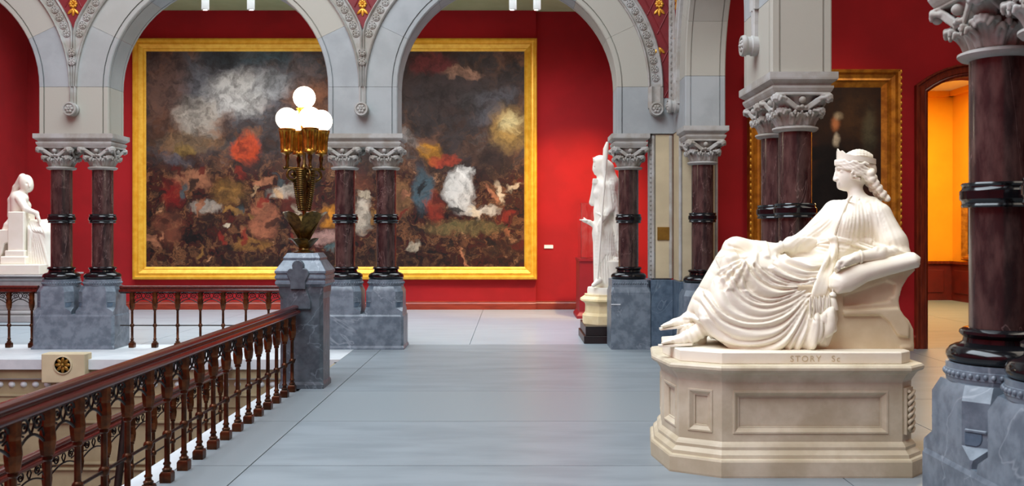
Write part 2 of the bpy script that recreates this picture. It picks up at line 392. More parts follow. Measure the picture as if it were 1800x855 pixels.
def px_of(V): return np.stack([CX+F*V[:, 0]/V[:, 1], CY-F*(V[:, 2]-EYE)/V[:, 1]], 1)
def drape(me, families, holes=()):
    """relief of cloth folds: each family is a fan of neighbouring fold lines (photo px); ridges run between them"""
    n = len(me.vertices); co = np.empty(n*3, np.float32); me.vertices.foreach_get('co', co); co = co.reshape(-1, 3)
    nr = np.empty(n*3, np.float32); me.vertex_normals.foreach_get('vector', nr); nr = nr.reshape(-1, 3)
    P = px_of(co); face = np.clip((-nr[:, 1]+.25)/.5, 0, 1); tot = np.zeros(n)
    for h in holes: face *= np.clip((np.hypot(P[:, 0]-h[0], P[:, 1]-h[1])-h[2])/5, 0, 1)
    rng = np.random.RandomState(5)
    for curves, m, amp, mx, reach in families:
        C = [np.array(catmull(c, 45))[:, :2] for c in curves]; allp = np.concatenate(C); lo, hi = allp.min(0)-reach-2, allp.max(0)+reach+2
        w = np.nonzero((P[:, 0] > lo[0]) & (P[:, 0] < hi[0]) & (P[:, 1] > lo[1]) & (P[:, 1] < hi[1]) & (face > 0))[0]; Q = P[w]
        D = np.stack([np.min(np.hypot(Q[:, None, 0]-c[None, :, 0], Q[:, None, 1]-c[None, :, 1]), 1) for c in C], 1); K = len(C)
        i = D.argmin(1); r = np.arange(len(w)); dl = np.where(i > 0, D[r, np.maximum(i-1, 0)], 1e9); dr = np.where(i < K-1, D[r, np.minimum(i+1, K-1)], 1e9)
        lowi = np.where(dl < dr, i-1, i); lowi = np.clip(lowi, 0, K-2); a, b = D[r, lowi], D[r, lowi+1]; sp = a+b
        phi = lowi+a/np.maximum(sp, 1e-6)
        # past the outermost line the fan simply fades out
        fade = np.clip(1-(np.minimum(D[r, i], 99)-.35*sp)/reach, 0, 1); fade = fade*fade*(3-2*fade)
        u = phi*m+.22*np.sin(phi*2.7+Q[:, 0]*.02+Q[:, 1]*.013); q = np.floor(u).astype(int); tt = u-q
        am = .45+.95*rng.rand(400)[np.clip(q, 0, 399)]; sk = .4
        tt = np.where(tt < sk, .5*tt/sk, .5+.5*(tt-sk)/(1-sk)); ridge = np.sin(PI*tt)**.95-.5
        A = np.minimum(mx, amp*sp/m*.004)
        tot[w] += ridge*am*A*fade
    E = np.empty(len(me.edges)*2, np.int32); me.edges.foreach_get('vertices', E); E = E.reshape(-1, 2); i0 = np.concatenate([E[:, 0], E[:, 1]]); i1 = np.concatenate([E[:, 1], E[:, 0]])
    tot = tot*face; cnt = np.maximum(np.bincount(i0, minlength=n), 1)
    for _ in range(2): tot = .4*tot+.6*np.bincount(i0, tot[i1], n)/cnt
    co += nr*tot[:, None]; me.vertices.foreach_set('co', co.ravel()); me.update()
    return me

# ================================================================== the building
YA, XB = 12.54, 2.13                  # hall faces of the far and the right arcade
ZI, ZS, PH = 2.885, 3.51, .465         # impost top, arch springing, half pier width
R1, R2 = 1.88, 2.08                    # hood mould
FAR_Y, LEFT_X = 18.97, -9.83
def wall(name, mat, *b):
    m = MB()
    for q in b: m.box(*q)
    return struct(m.build(name, mat))
# ---- floor: bed with single slabs laid on it
m = MB(); m.box(-2.235, 9.5, -3, 9.78, -.5, -.03); m.box(-2.05, 9.5, 9.78, 13.1, -.5, -.03); m.box(LEFT_X, 3.2, 13.1, 19.1, -.5, -.03); m.box(2.6, 9.5, 12.0, 12.6, -.5, -.03)
m.box(-2.2, -1.9, 11.5, 13.1, -.5, -.03)
floor = struct(m.build('floor', M_JOINT))
SLAB = {}
def slab(x0, x1, y0, y1, mat=M_FLOOR, par=floor, g=.004):
    k = (round(x1-x0, 3), round(y1-y0, 3), mat.name)
    if k not in SLAB: SLAB[k] = MB().box(-k[0]/2+g, k[0]/2-g, -k[1]/2+g, k[1]/2-g, -.04, 0).mesh('floor_slab', mat)
    return link('floor_slab', SLAB[k], par, ((x0+x1)/2, (y0+y1)/2, 0))
ys = [-3, -1.1, .4, 1.9, 3.35, 4.8, 6.3, 7.78, 9.25, 10.8, 12.3, 13.07]
for a, b in zip(ys, ys[1:]):
    slab(-2.235 if b < 9.5 else -2.13, -1.77, a, b)
    slab(-1.77, 2.1, a, b)
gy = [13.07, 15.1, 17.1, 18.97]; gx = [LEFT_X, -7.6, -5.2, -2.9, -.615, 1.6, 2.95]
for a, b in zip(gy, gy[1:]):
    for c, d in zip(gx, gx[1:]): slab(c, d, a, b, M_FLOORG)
ay = [-3, 0, 2.2, 4.4, 6.6, 8.8, 10.9, 12.63]
for i, (a, b) in enumerate(zip(ay, ay[1:])):
    for c, d in ((2.1, 3.3), (3.3, 5.2), (5.2, 7.1), (7.1, 9.2)): slab(c, d, a, b)
# ---- stairwell edge: kerb strip under the near rail, ledge under the far rail
kb = MB().box(-2.42, -2.235, -3, 9.78, -.35, .002).build('kerb_strip', M_LEDGE, floor)
lg = MB(); lg.box(LEFT_X, -2.13, 11.52, 13.07, -.12, .002); lg.build('stair_ledge', M_LEDGE, floor)
wl = wall('wall_stairwell', M_BUFF_SHADE, (LEFT_X, -1.9, 11.62, 11.9, -3.6, -.12))
MB().box(LEFT_X, -2.13, 11.56, 11.7, -.235, -.12).build('fascia', M_BUFF_SHADE, wl)
m = MB().prism([(11.62, -.26), (11.6, -.245), (11.58, -.235), (11.62, -.235)], LEFT_X, -2.13, 'x'); m.build('moulding', M_LEDGE, wl)
MB().box(LEFT_X, -2.13, 11.66, 11.75, -.43, -.26).build('egg_band', M_IRON, wl)
EGG = MB().ball((0, 0, 0), (.05, .05, .042), 10, 6).mesh('egg', M_LEDGE, 60)
for i in range(46): link('egg', EGG, wl, (-9.3+.147*i, 11.64, -.32))
for z in (-.45, -.78, -1.29, -1.36): MB().box(LEFT_X, -1.95, 11.585, 11.7, z-.012, z+.012).build('string_course', M_BUFF_SHADE, wl)
MB().box(LEFT_X, -2.13, 11.6, 11.7, -.6, -.47).build('frieze_band', M_BUFF_SHADE, wl)
wall('wall_stair_side', M_BUFF_SHADE, (-2.42, -2.36, -3, 9.78, -3.6, -.35), (-2.2, -1.95, 9.7, 11.6, -3.6, -.04))
bl = MB().box(-5.75, -5.22, 11.42, 11.62, -.27, .085).build('rosette_block', M_BUFF, wl, bevel=.01)
rp = MB().lathe([(.115, 0), (.115, -.012), (.1, -.016), (.1, 0)], 24, ax='y').mesh('rosette_ring', M_BUFF, 40)
link('rosette_rim', rp, bl, (-5.485, 11.42, -.05))
for k in range(8):
    a = 2*PI*k/8; mm = MB().ball((0, 0, 0), (.04, .014, .022), 8, 5)
    link('petal', mm.mesh('petal', M_PLAQUE, 60), bl, (-5.485+.058*math.cos(a), 11.418, -.05+.058*math.sin(a)), (0, -a, 0))
link('rosette_centre', MB().ball((0, 0, 0), (.024, .024, .024), 8, 6).mesh('c', M_PLAQUE, 60), bl, (-5.485, 11.41, -.05))
# lower stair landing
ld = struct(MB().box(-3.75, -2.36, -3, 11.62, -1.1, -.88).build('floor_landing', M_GREYPED))
struct(MB().box(LEFT_X, -3.75, -3, 11.62, -3.6, -3.4).build('floor_stairwell', M_GREYPED))
# ---- red walls
wf = wall('wall_far', M_RED, (LEFT_X-.2, -.06+.51, FAR_Y, FAR_Y+.3, -.1, 6.3), (.45, 3.2, FAR_Y+.1, FAR_Y+.3, -.1, 6.3))
wall('wall_left', M_RED, (LEFT_X-.2, LEFT_X, -3, FAR_Y, -3.6, 9.5))
wall('wall_gallery_right', M_RED, (2.95, 3.2, 12.93, FAR_Y+.1, -.1, 6.3))
dx0, dx1, dcx, dzs, dzt = 5.56, 6.78, 6.17, 3.45, 3.66          # doorway opening
def arch_pts(x0, x1, zs, zt, n=12):
    h = (x1-x0)/2; r = zt-zs; R = (h*h+r*r)/(2*r); c = zt-R; a0 = math.asin(h/R)
    return [((x0+x1)/2+R*math.sin(-a0+2*a0*i/n), c+R*math.cos(-a0+2*a0*i/n)) for i in range(n+1)]
poly = [(2.6, -.1), (2.6, 6.3), (9.5, 6.3), (9.5, -.1), (dx1, -.1)]+arch_pts(dx0, dx1, dzs, dzt)[::-1]+[(dx0, -.1)]
struct(MB().prism(poly, 12.63, 12.93, 'y').build('wall_aisle_end', M_RED))
wall('wall_right', M_RED, (9.2, 9.5, -3, 12.63, -.1, 6.3))
wall('wall_back', M_RED, (LEFT_X, 9.5, -3.3, -3, -3.6, 9.5))
# ---- ceilings
struct(MB().box(LEFT_X, 3.2, 13.04, FAR_Y+.3, 6.05, 6.35).build('ceiling_gallery', M_GREEN))
struct(MB().box(2.6, 9.5, -3, 12.93, 6.05, 6.35).build('ceiling_aisle', M_CEIL))
struct(MB().box(LEFT_X-.2, 2.7, -3.3, 13.1, 9.5, 9.8).build('ceiling_hall', M_CEIL))
# ---- baseboards
for i, (x0, x1, y, z) in enumerate(((LEFT_X, .45, FAR_Y, .17), (.45, 2.95, FAR_Y+.1, .17))):
    m = MB().prism([(y, 0), (y-.035, 0), (y-.035, z-.05), (y-.022, z-.03), (y-.028, z-.012), (y-.01, z), (y, z)], x0, x1, 'x')
    struct(m.build('baseboard_far' if i == 0 else 'baseboard_far_recess', M_BASEB))
m = MB().prism([(12.63, 0), (12.595, 0), (12.595, .15), (12.61, .18), (12.63, .18)], 2.65, 5.47, 'x')
struct(m.build('baseboard_aisle', M_BASEB))
# ---- yellow room seen through the arched doorway
wall('wall_yellow_back', M_YELLOW, (3.2, 10.1, 21.6, 21.8, .86, 5.2))
wall('wall_yellow_right', M_YELLOW, (10.1, 10.3, 12.93, 21.8, .86, 5.2))
wall('wall_yellow_left', M_YELLOW, (3.2, 3.4, 12.93, 21.8, .86, 5.2))
wn = wall('trim_wainscot', M_WAIN, (3.2, 10.1, 21.55, 21.8, 0, .86), (10.05, 10.3, 12.93, 21.8, 0, .86), (3.2, 3.45, 12.93, 21.8, 0, .86))
for i in range(7): MB().box(3.6+.92*i, 4.35+.92*i, 21.53, 21.56, .18, .7).build('wainscot_panel', M_WAIN, wn, bevel=.008)
for i in range(8): MB().box(10.03, 10.06, 13.2+1.05*i, 14.05+1.05*i, .18, .7).build('wainscot_panel', M_WAIN, wn, bevel=.008)
MB().box(3.2, 10.1, 21.5, 21.6, .84, .9).build('wainscot_cap', M_CASING, wn); MB().box(10.0, 10.1, 12.93, 21.6, .84, .9).build('wainscot_cap', M_CASING, wn)
tr = wall('trim_crown', M_YELLOW, (3.2, 10.1, 21.48, 21.6, 4.68, 4.8), (9.98, 10.1, 12.93, 21.6, 4.68, 4.8))
struct(MB().box(3.2, 10.3, 12.93, 21.8, 4.8, 5.2).build('ceiling_yellow_room', M_CEIL))
fy = struct(MB().box(3.2, 10.3, 12.6, 21.8, -.5, -.03).build('floor_yellow_room', M_JOINT))
for i in range(3):
    for j in range(4): slab(3.2+2.3*i, 5.5+2.3*i, 12.63+2.23*j, 12.63+2.23*(j+1), M_FLOOR, fy)
# door casing: swept moulding up the jamb and along the segmental arch
dc = struct(link('door_1', None)); dc.empty_display_size = .1; dc.location = (dcx, 12.63, 0)
prof = [(0, 0), (0, -.03), (.03, -.05), (.045, -.045), (.055, -.06), (.1, -.06), (.115, -.045), (.135, -.045), (.145, -.075), (.17, -.075), (.17, 0)]
def sweep(path, prof, y0, off):
    rings = []; n = len(path)
    for i, (x, z) in enumerate(path):
        a = path[max(i-1, 0)]; b = path[min(i+1, n-1)]
        d1 = Vector((x-a[0], z-a[1])); d2 = Vector((b[0]-x, b[1]-z)); d1 = d1 if d1.length > 1e-6 else d2; d2 = d2 if d2.length > 1e-6 else d1
        n1 = Vector((-d1.y, d1.x)).normalized(); n2 = Vector((-d2.y, d2.x)).normalized(); nn = (n1+n2).normalized(); k = 1/max(nn.dot(n1), .3)
        rings.append([(x+nn.x*t*k-off[0], y0+v, z+nn.y*t*k) for t, v in prof])
    return rings
ap = arch_pts(dx0, dx1, dzs, dzt)
MB().loft(sweep([(dx0, 0)]+ap+[(dx1, 0)], prof, 0, (dcx,))).build('casing', M_CASING, dc)
for x in (dx0, dx1): MB().box(x-dcx-.012, x-dcx+.012, 0, .3, 0, dzs).build('jamb_lining', M_CASING, dc)

# ---- arcades
def flower(n=6, r=.045, th=.016, mat=None, name='rosette'):
    m = MB()
    for k in range(n):
        a = 2*PI*k/n; st = len(m.v); m.ball((0, 0, 0), (r*.42, th, r*.36), 8, 5)
        m.xf(Matrix.Translation((r*.58*math.cos(a), 0, r*.58*math.sin(a))) @ Matrix.Rotation(-a, 4, 'Y'), st)
    m.ball((0, -th*.6, 0), (r*.26, th*1.1, r*.26), 8, 5)
    return m.mesh(name, mat, 50)
ROS = flower(6, .047, .014, M_STONE2); ROSB = flower(6, .06, .02, M_STONE2, 'boss_flower'); GFL = flower(8, .062, .02, M_GILT, 'gilt_flower')
mm = MB()
for a in (-.75, 0, .75):
    st = len(mm.v); mm.ball((0, 0, -.05), (.02, .012, .055), 8, 6); mm.xf(Matrix.Rotation(a, 4, 'Y'), st)
GLF = mm.mesh('gilt_leaf', M_GILT, 50)
RINGM = MB().lathe([(.052, 0), (.052, -.012), (.046, -.016), (.042, -.01), (.042, 0)], 16, ax='y').mesh('rosette_rim', M_STONE2, 40)
def vsec(r0):     # (r, v) cross-section of an arch stone, from outer front round the soffit to outer back
    q = [(R1+.02, 0), (r0+.078, 0), (r0+.078, .03), (r0+.062, .03), (r0+.062, 0), (r0+.012, 0), (r0, .012), (r0, .062), (r0+.014, .062), (r0+.014, .078), (r0, .078)]
    return q+[(r, .5-v) for r, v in reversed(q)]
def arcade(root_name, piers, u0, u1, ends, loc, rz, ztop=9.45):
    core = MB(); sp = (piers[1]-piers[0]); r0 = sp/2-PH; rc = sp/2-.2
    pl = [(u1, ztop), (u0, ztop), (u0, ZI)]
    for i, p in enumerate(piers):
        if i > 0:
            c = p-sp/2; pl += [(p-.2-2*rc, ZI), (p-.2-2*rc, ZS)][0:2] if False else []
            pl += [(c-rc, ZI)]+[(c+rc*math.cos(PI-PI*k/20), ZS+rc*math.sin(PI*k/20)) for k in range(21)]+[(c+rc, ZI)]
    pl += [(u1, ZI)]
    core.prism(pl, .02, .48, 'y')
    root = struct(core.build(root_name, M_STONE)); root.location = loc; root.rotation_euler = (0, 0, rz)
    sec = vsec(r0); NV = 7
    for i in range(1, len(piers)):
        c = piers[i]-sp/2
        for k in range(NV):
            g = .0008; a0, a1 = PI*k/NV+g, PI*(k+1)/NV-g; rings = []
            for s_ in range(6):
                a = a0+(a1-a0)*s_/5; rings.append([(c+r*math.cos(a), v, ZS+r*math.sin(a)) for r, v in sec])
            MB().loft(rings).build('voussoir', M_STONE, root, 35)
        # hood mould halves, springing to crown, cut off at the pier centre line
        for sg in (-1, 1):
            corner = (sg == 1 and i == len(piers)-1 and ends[1]) or (sg == -1 and i == 1 and ends[0])
            rings = []; N = 26
            for s_ in range(N+1):
                a = PI/2*s_/N; ro = R2 if corner else min(R2, (sp/2-.004)/max(math.cos(a), .01)); ri = R1; e = .028 if ro-ri > .07 else (ro-ri)*.4
                q = [(ri, .03), (ri, -.035), (ri+e*.5, -.05), (ri+e, -.035), (ri+e+.004, -.012), (ro-e-.004, -.012), (ro-e, -.035), (ro-e*.5, -.05), (ro, -.035), (ro, .03)]
                rings.append([(c+sg*r*math.cos(a), v, ZS+r*math.sin(a)) for r, v in q])
            MB().loft(rings).build('hood_mould', M_STONE2, root, 40)
            rm = (R1+R2)/2; step = .118/rm; a = .19 if not corner else .06
            while a < PI/2:
                u = rm*math.cos(a); du = sp/2-u
                if corner or du > .056:
                    link('rosette', ROS, root, (c+sg*u, -.016, ZS+rm*math.sin(a))); link('rosette_rim', RINGM, root, (c+sg*u, -.012, ZS+rm*math.sin(a)))
                a += step
    for i, p in enumerate(piers):
        sj = [(r-r0, v) for r, v in sec]; n = len(sj)//2
        Lc = [(p-PH+d, v) for d, v in sj[1:-1]]; Rc = [(p+PH-d, v) for d, v in sj[1:-1]]
        first = i == 0 and ends[0]; last = i == len(piers)-1 and ends[1]
        if first: poly = Rc[::-1]+[(u0, 0), (u0, .5)]
        elif last: poly = Lc+[(u1, .5), (u1, 0)]
        else: poly = Lc+Rc[::-1]
        MB().prism(poly, ZI+.001, ZS-.003, 'z').build('springer_block', M_STONE, root)
        bu = p
        if first: bu = p+sp/2-(R1+R2)/2
        if last: bu = p-sp/2+(R1+R2)/2
        # stem and boss
        w = .045 if not (first or last) else .1
        MB().prism([(bu-w, .01), (bu-w, -.03), (bu-w*.55, -.045), (bu-w*.25, -.02), (bu, -.012), (bu+w*.25, -.02), (bu+w*.55, -.045), (bu+w, -.03), (bu+w, .01)], 3.22, ZS+.001, 'z').build('mould_stem', M_STONE2, root, 40)
        bo = MB().lathe([(.085, .01), (.09, -.05), (.078, -.06), (.08, -.09), (.09, -.1), (.094, -.12), (.086, -.14), (.07, -.14), (.066, -.125), (.02, -.122)], 24, ax='y').build('boss', M_STONE2, root, 40, loc=(bu, 0, 3.2))
        link('boss_flower', ROSB, bo, (0, -.13, 0))
        # rosettes on the merged stem
        if not (first or last):
            for z in (3.84, 3.965): link('rosette', ROS, root, (p, -.05, z)); link('rosette_rim', RINGM, root, (p, -.046, z))
        # red spandrel panel with ribs and gilt flowers
        hw = lambda z: sp/2-math.sqrt(max(R2*R2-(z-ZS)**2, 0))
        z0 = ZS+math.sqrt(R2**2-(sp/2)**2)+.005; zz = [z0+(5.57-z0)*k/18 for k in range(19)]
        if first or last:
            s_ = 1 if last else -1; zz = [3.36+(5.57-3.36)*k/18 for k in range(19)]
            lim = p+s_*.225; ed = lambda z: p-s_*sp/2+s_*(R2 if z < ZS else math.sqrt(max(R2*R2-(z-ZS)**2, 0)))
            L = [(min(ed(z), lim), z) for z in zz]; Rr = [(max(ed(z), lim), z) for z in zz]
            MB().box(min(lim, lim+s_*.058), max(lim, lim+s_*.058), -.04, .03, 3.3, 5.6).build('edge_strip', M_STONE2, root, bevel=.012)
            for q in range(26): link('bead', ROS, root, (lim+s_*.029, -.042, 3.4+.085*q), None, (.45, .6, .45))
            bo2 = MB().lathe([(.05, .01), (.055, -.08), (.04, -.1), (.01, -.1)], 16, ax='y').build('boss', M_STONE2, root, 40, loc=(lim+s_*.0, 0, 3.24))
        else:
            L = [(p-hw(z), z) for z in zz]; Rr = [(p+hw(z), z) for z in zz]
        pan = MB(); pan.loft([[(a[0], .025, a[1]), (b[0], .025, b[1]), (b[0], -.004, b[1]), (a[0], -.004, a[1])] for a, b in zip(L, Rr)])
        pan = pan.build('spandrel_panel', M_SPAN, root)
        def inside(u, z, mg=0):
            if z < zz[0] or z > zz[-1]: return False
            k = min(int((z-zz[0])/(zz[-1]-zz[0])*18), 17); return L[k][0]+mg < u < Rr[k][0]-mg
        cx, dx, dz = (p if not (first or last) else p+s_*.1), .128, .262; zf = 4.585
        for sl in (-1, 1):
            for q in range(-14, 15):
                pts = []
                for k in range(420):
                    z = 3.3+k*.006; u = cx+sl*(z-zf+.05)*dx/dz+(2*q+1)*dx
                    if inside(u, z, .004): pts.append((u, -.006, z))
                    elif len(pts) > 3: break
                    else: pts = []
                if len(pts) > 3: MB().tube([pts[0], pts[-1]], .009, 6).build('rib', M_SPAN, pan)
        for q in range(-8, 9):
            for w_ in range(-6, 5):
                if (q+w_) % 2: continue
                u = cx+q*dx; z = zf+w_*dz
                if inside(u, z+.02, .02): link('gilt_flower', GFL, pan, (u, -.012, z+.03))
                if inside(u, z-.07, .0): link('gilt_leaf', GLF, pan, (u, -.012, z-.03))
    return root
PA = [-9.742, -5.88, -2.018, 1.844]; PB = [-12.12, -8.22, -4.32, -.42]
wa = arcade('wall_far_arcade', PA, LEFT_X, XB, (False, True), (0, YA, 0), 0)
wb = arcade('wall_right_arcade', PB, -13.04, 3.0, (True, False), (XB, 0, 0), -PI/2)
def impost(root, u0, u1):
    c = (u0+u1)/2; h = (u1-u0)/2; rings = []
    for z, e in ((2.705, .0), (2.718, .012), (2.735, .022), (2.757, .032), (2.775, .032), (2.776, .012), (2.79, .016), (2.808, .04), (2.822, .058), (2.835, .06), (2.884, .06)):
        hx, hy = h-.06+e, .22+e; rings.append([(c-hx, .25-hy, z), (c+hx, .25-hy, z), (c+hx, .25+hy, z), (c-hx, .25+hy, z)])
    MB().loft(rings).build('impost', M_STONE2, root)
for p in PA[:3]: impost(wa, p-.535, p+.535)
impost(wa, 1.564-.255, 1.564+.255)
for p in PB[1:]: impost(wb, p-.535, p+.535)
impost(wb, -11.84-.28, -11.84+.255)
# corner pier
cp = struct(MB().box(1.86, 2.12, YA+.05, 13.03, .936, 2.884).build('wall_corner_pier', M_STONE))
MB().box(1.9, 2.09, YA+.03, YA+.06, .95, 2.87).build('pier_panel', M_BUFF, cp)
MB().box(2.14, 2.62, 12.09, 12.62, .936, 2.884).build('pier_body', M_BUFF, cp)
for x, y, r in ((1.87, YA+.04, .022), (2.105, YA+.03, .025), (2.15, 12.1, .022), (2.61, 12.1, .022)):
    MB().lathe([(r, .95), (r, 2.86)], 12, (x, y, 0)).build('edge_roll', M_STONE2, cp, 40)
MB().box(1.825, 1.86, YA+.09, YA+.13, .95, 2.87).build('bead_strip', M_STONE2, cp)
for k in range(30): link('bead', ROS, cp, (1.842, YA+.088, 1.0+.062*k), None, (.28, .5, .28))

# ================================================================== columns
def capital():
    s = Sculpt((-.335, -.335, -.02), (.335, .335, .29), .0052)
    s.put((-.26, -.26, 0), (.26, .26, .28), lambda X, Y, Z: (np.sqrt(X*X+Y*Y)-(.134+.075*np.clip(Z/.27, 0, 1)**2.2))*.85+np.maximum(np.maximum(-Z, Z-.262), 0), .01)
    def fan(P, prof, ws, n=5, r=.011):          # broad ribbed leaf made of neighbouring ribs
        for i in range(n):
            t = (i/(n-1)-.5)*2
            s.chain([P(q[0]-.012*t*t, q[1]-.018*t*t*(j > 1), t*w) for j, (q, w) in enumerate(zip(prof, ws))], [r*1.0, r*1.15, r*1.15, r*1.05, r*.9][:len(prof)], .008)
    for q in range(4):
        a = PI/4+PI/2*q; ca, sa = math.cos(a), math.sin(a)
        P = lambda r, z, t=0: (ca*r-sa*t, sa*r+ca*t, z)
        fan(P, [(.14, .02), (.17, .1), (.215, .15), (.25, .145), (.255, .12)], [.03, .055, .06, .045, .03])
        fan(P, [(.165, .13), (.215, .195), (.27, .243), (.318, .25), (.325, .225)], [.03, .045, .05, .04, .03], 5, .0125)
        s.ell(P(.296, .212), (.026, .026, .026), .008); s.ell(P(.27, .255), (.05, .05, .012), .01)
        b = PI/2*q; cb, sb = math.cos(b), math.sin(b)
        Q = lambda r, z, t=0: (cb*r-sb*t, sb*r+cb*t, z)
        for sg in (-1, 1):
            for o in (0, .016, .032): s.chain([Q(.178, .15-o*.4, -sg*.01), Q(.193, .172-o, sg*.05), Q(.206, .215-o, sg*.11), Q(.216, .25-o*.9, sg*.165)], [.008, .0095, .0105, .0105], .004)
            fan(lambda r, z, t=0: Q(r, z, sg*.062+t), [(.14, .02), (.16, .07), (.19, .115), (.212, .12), (.216, .1)], [.014, .026, .03, .026, .018], 3, .0105)
            s.ell(Q(.2, .155, sg*.03), (.016, .016, .014), .006)
        s.ell(Q(.2, .215), (.03, .035, .03) if q % 2 else (.035, .03, .03), .008); s.ell(Q(.2, .162), (.017,)*3, .006)
        fan(Q, [(.14, .02), (.155, .07), (.176, .11), (.194, .12)], [.01, .018, .02, .014], 3, .009)
    s.box((0, 0, .264), (.225, .225, .012), .004, .008)
    return s.mesh('capital', M_STONE2, 0)
CAPM = capital()
ASTR = MB().lathe([(.14, -.03), (.175, -.022), (.19, -.006), (.188, .006), (.165, .014), (.14, .016)], 32).mesh('astragal', M_STONE2, 40)
SHAFT = MB().lathe([(.136, 0), (.136, .7), (.136, 1.37)], 40).mesh('shaft', M_SHAFT, 40)
RING = MB().lathe([(.13, -.06), (.166, -.06), (.172, -.052), (.166, -.042), (.168, -.03), (.178, -.02), (.178, .02), (.168, .03), (.166, .042), (.172, .052), (.166, .06), (.13, .06)], 40).mesh('shaft_ring', M_BLACK, 40)
BASE = MB().lathe([(.13, .17), (.16, .168), (.178, .155), (.18, .142), (.168, .13), (.16, .122), (.165, .1), (.182, .088), (.2, .084), (.222, .072), (.238, .05), (.24, .03), (.228, .008), (.21, 0), (.1, 0)], 40).mesh('column_base', M_BLACK, 40)
def column(x, y, rz, label, first=[]):
    t = thing('column', label, 'column', (x, y, .93), rz, 'paired granite columns of the arcades')
    link('column_base', BASE, t); link('shaft', SHAFT, t, (0, 0, .14)); link('shaft_ring', RING, t, (0, 0, .82))
    link('astragal', ASTR, t, (0, 0, 1.51)); link('capital', CAPM, t, (0, 0, 1.515))
AC = YA+.25; BC = XB+.25
column(-6.16, AC, 0, 'purple granite column beside the seated white statue, left of its pair')
column(-5.60, AC, 0, 'purple granite column left of the big painting, right one of its pair')
column(-2.298, AC, 0, 'purple granite column right behind the globe lamp, left one of its pair')
column(-1.738, AC, 0, 'purple granite column in front of the big painting, right one of its pair')
column(1.564, AC, 0, 'purple granite column directly right of the standing veiled statue')
column(BC, 11.84, 0, 'purple granite column between the brass plaque and the gilt portrait frame')
column(BC, 8.50, 0, 'farther of two purple granite columns before the dark portrait')
column(BC, 7.94, 0, 'nearer of two purple granite columns before the dark portrait')
column(BC, 4.60, 0, 'large near granite column in front of the yellow doorway')
column(BC, 4.04, 0, 'nearest granite column, mostly out of view at the right edge')
# ---- marble plinths under the columns
def octo(hx, hy, c, z): return [(-hx+c, -hy, z), (hx-c, -hy, z), (hx, -hy+c, z), (hx, hy-c, z), (hx-c, hy, z), (-hx+c, hy, z), (-hx, hy-c, z), (-hx, -hy+c, z)]
def upper_block(h=.252, z0=.46):
    m = MB()
    m.loft([octo(h, .265, .006, z0-.02), octo(h, .265, .006, z0+.03), octo(h, .262, .01, z0+.05), octo(h-.004, .26, .09, z0+.1), octo(h-.004, .26, .09, .77), octo(h-.03, .235, .09, .83), octo(h-.034, .23, .09, .84)])
    m.lathe([(.2, .8), (.237, .84), (.24, .86), (.243, .862), (.243, .9), (.24, .902), (.24, .93), (.1, .93)], 32)
    return m
UB = upper_block().mesh('upper_block', M_MARBLE, 30)
LIP = MB().prism([(-.05, -.004), (.05, -.004), (.05, .012), (-.05, .012)], -.008, .05, 'y').mesh('stop_lip', M_MARBLE, None, .004)
SCOOP = MB().prism([(-.05, 0), (.03, 0), (.03, -.03), (.022, -.052), (.004, -.064), (-.05, -.064)], -.004, .05, 'y').mesh('stop_scoop', M_MARBLE2, None, .004)
mm = MB()
for k in range(44):
    a = 2*PI*k/44; mm.ball((.243*math.cos(a), .243*math.sin(a), .882), (.012, .012, .014), 6, 4)
BEADS = mm.mesh('bead_band', M_MARBLE, 60)
def plinth(x, y, rz, label, pair=True):
    t = thing('pier_plinth', label, 'plinth', (x, y, 0), rz)
    hx = .545 if pair else .265
    m = MB(); m.loft([octo(hx+.012, .285, .004, 0), octo(hx+.012, .285, .004, .02), octo(hx, .275, .03, .05), octo(hx, .275, .03, .44), octo(hx-.02, .262, .03, .47)])
    m.build('lower_block', M_MARBLE, t)
    for s in ((-.28, .28) if pair else (0,)):
        link('upper_block', UB, t, (s, 0, 0)); link('bead_band', BEADS, t, (s, 0, 0))['kind'] = 'stuff'
        for sx, sy in ((-1, -1), (1, -1), (1, 1), (-1, 1)):                 # stops where the chamfers end
            a = math.atan2(sx, -sy); x, y = s+sx*.203, sy*.215
            link('stop_lip', LIP, t, (x, y, .63), (0, 0, a)); link('stop_scoop', SCOOP, t, (x, y, .626), (0, 0, a))
    return t
plinth(-5.88, AC, 0, 'blue-grey marble plinth under the column pair beside the seated statue')
plinth(-2.018, AC, 0, 'blue-grey marble plinth behind the lamp post under the middle column pair')
plinth(BC, 8.22, -PI/2, 'marble plinth mostly hidden behind the reclining statue')
plinth(BC, 4.32, -PI/2, 'large near marble plinth with bead band at the right edge')
ct = thing('corner_plinth', 'veined blue-grey marble plinth of the corner pier below the brass plaque', 'plinth', (1.95, 12.7, 0))
def cb(name, x0, x1, y0, y1, z1, mat):
    m = MB().box(x0-1.95, x1-1.95, y0-12.7, y1-12.7, 0, z1); return m.build(name, mat, ct, bevel=.008)
m = MB(); cx_ = 1.564-1.95; cy_ = AC-12.7
sh = lambda ring: [(p[0]+cx_, p[1]+cy_, p[2]) for p in ring]
m.loft([sh(octo(.265, .275, .006, 0)), sh(octo(.265, .275, .006, .76)), sh(octo(.25, .255, .03, .83)), sh(octo(.25, .255, .03, .93))]); m.build('column_block', M_MARBLE, ct)
for k in range(15): MB().ball((cx_-.225+.032*k, -.02-.255+cy_+.018, .882), (.012, .012, .013), 6, 4).build('bead', M_MARBLE, ct, 60)
MB().box(cx_-.265, cx_-.14, cy_-.285, cy_-.27, .595, .61).build('chamfer_stop', M_LEDGE, ct); MB().box(cx_-.19, cx_-.14, cy_-.28, cy_-.27, .52, .6).build('chamfer_stop', M_MARBLE, ct, bevel=.004)
cb('pier_block', 1.83, 2.13, YA-.01, 13.05, .93, M_MARBLE2)
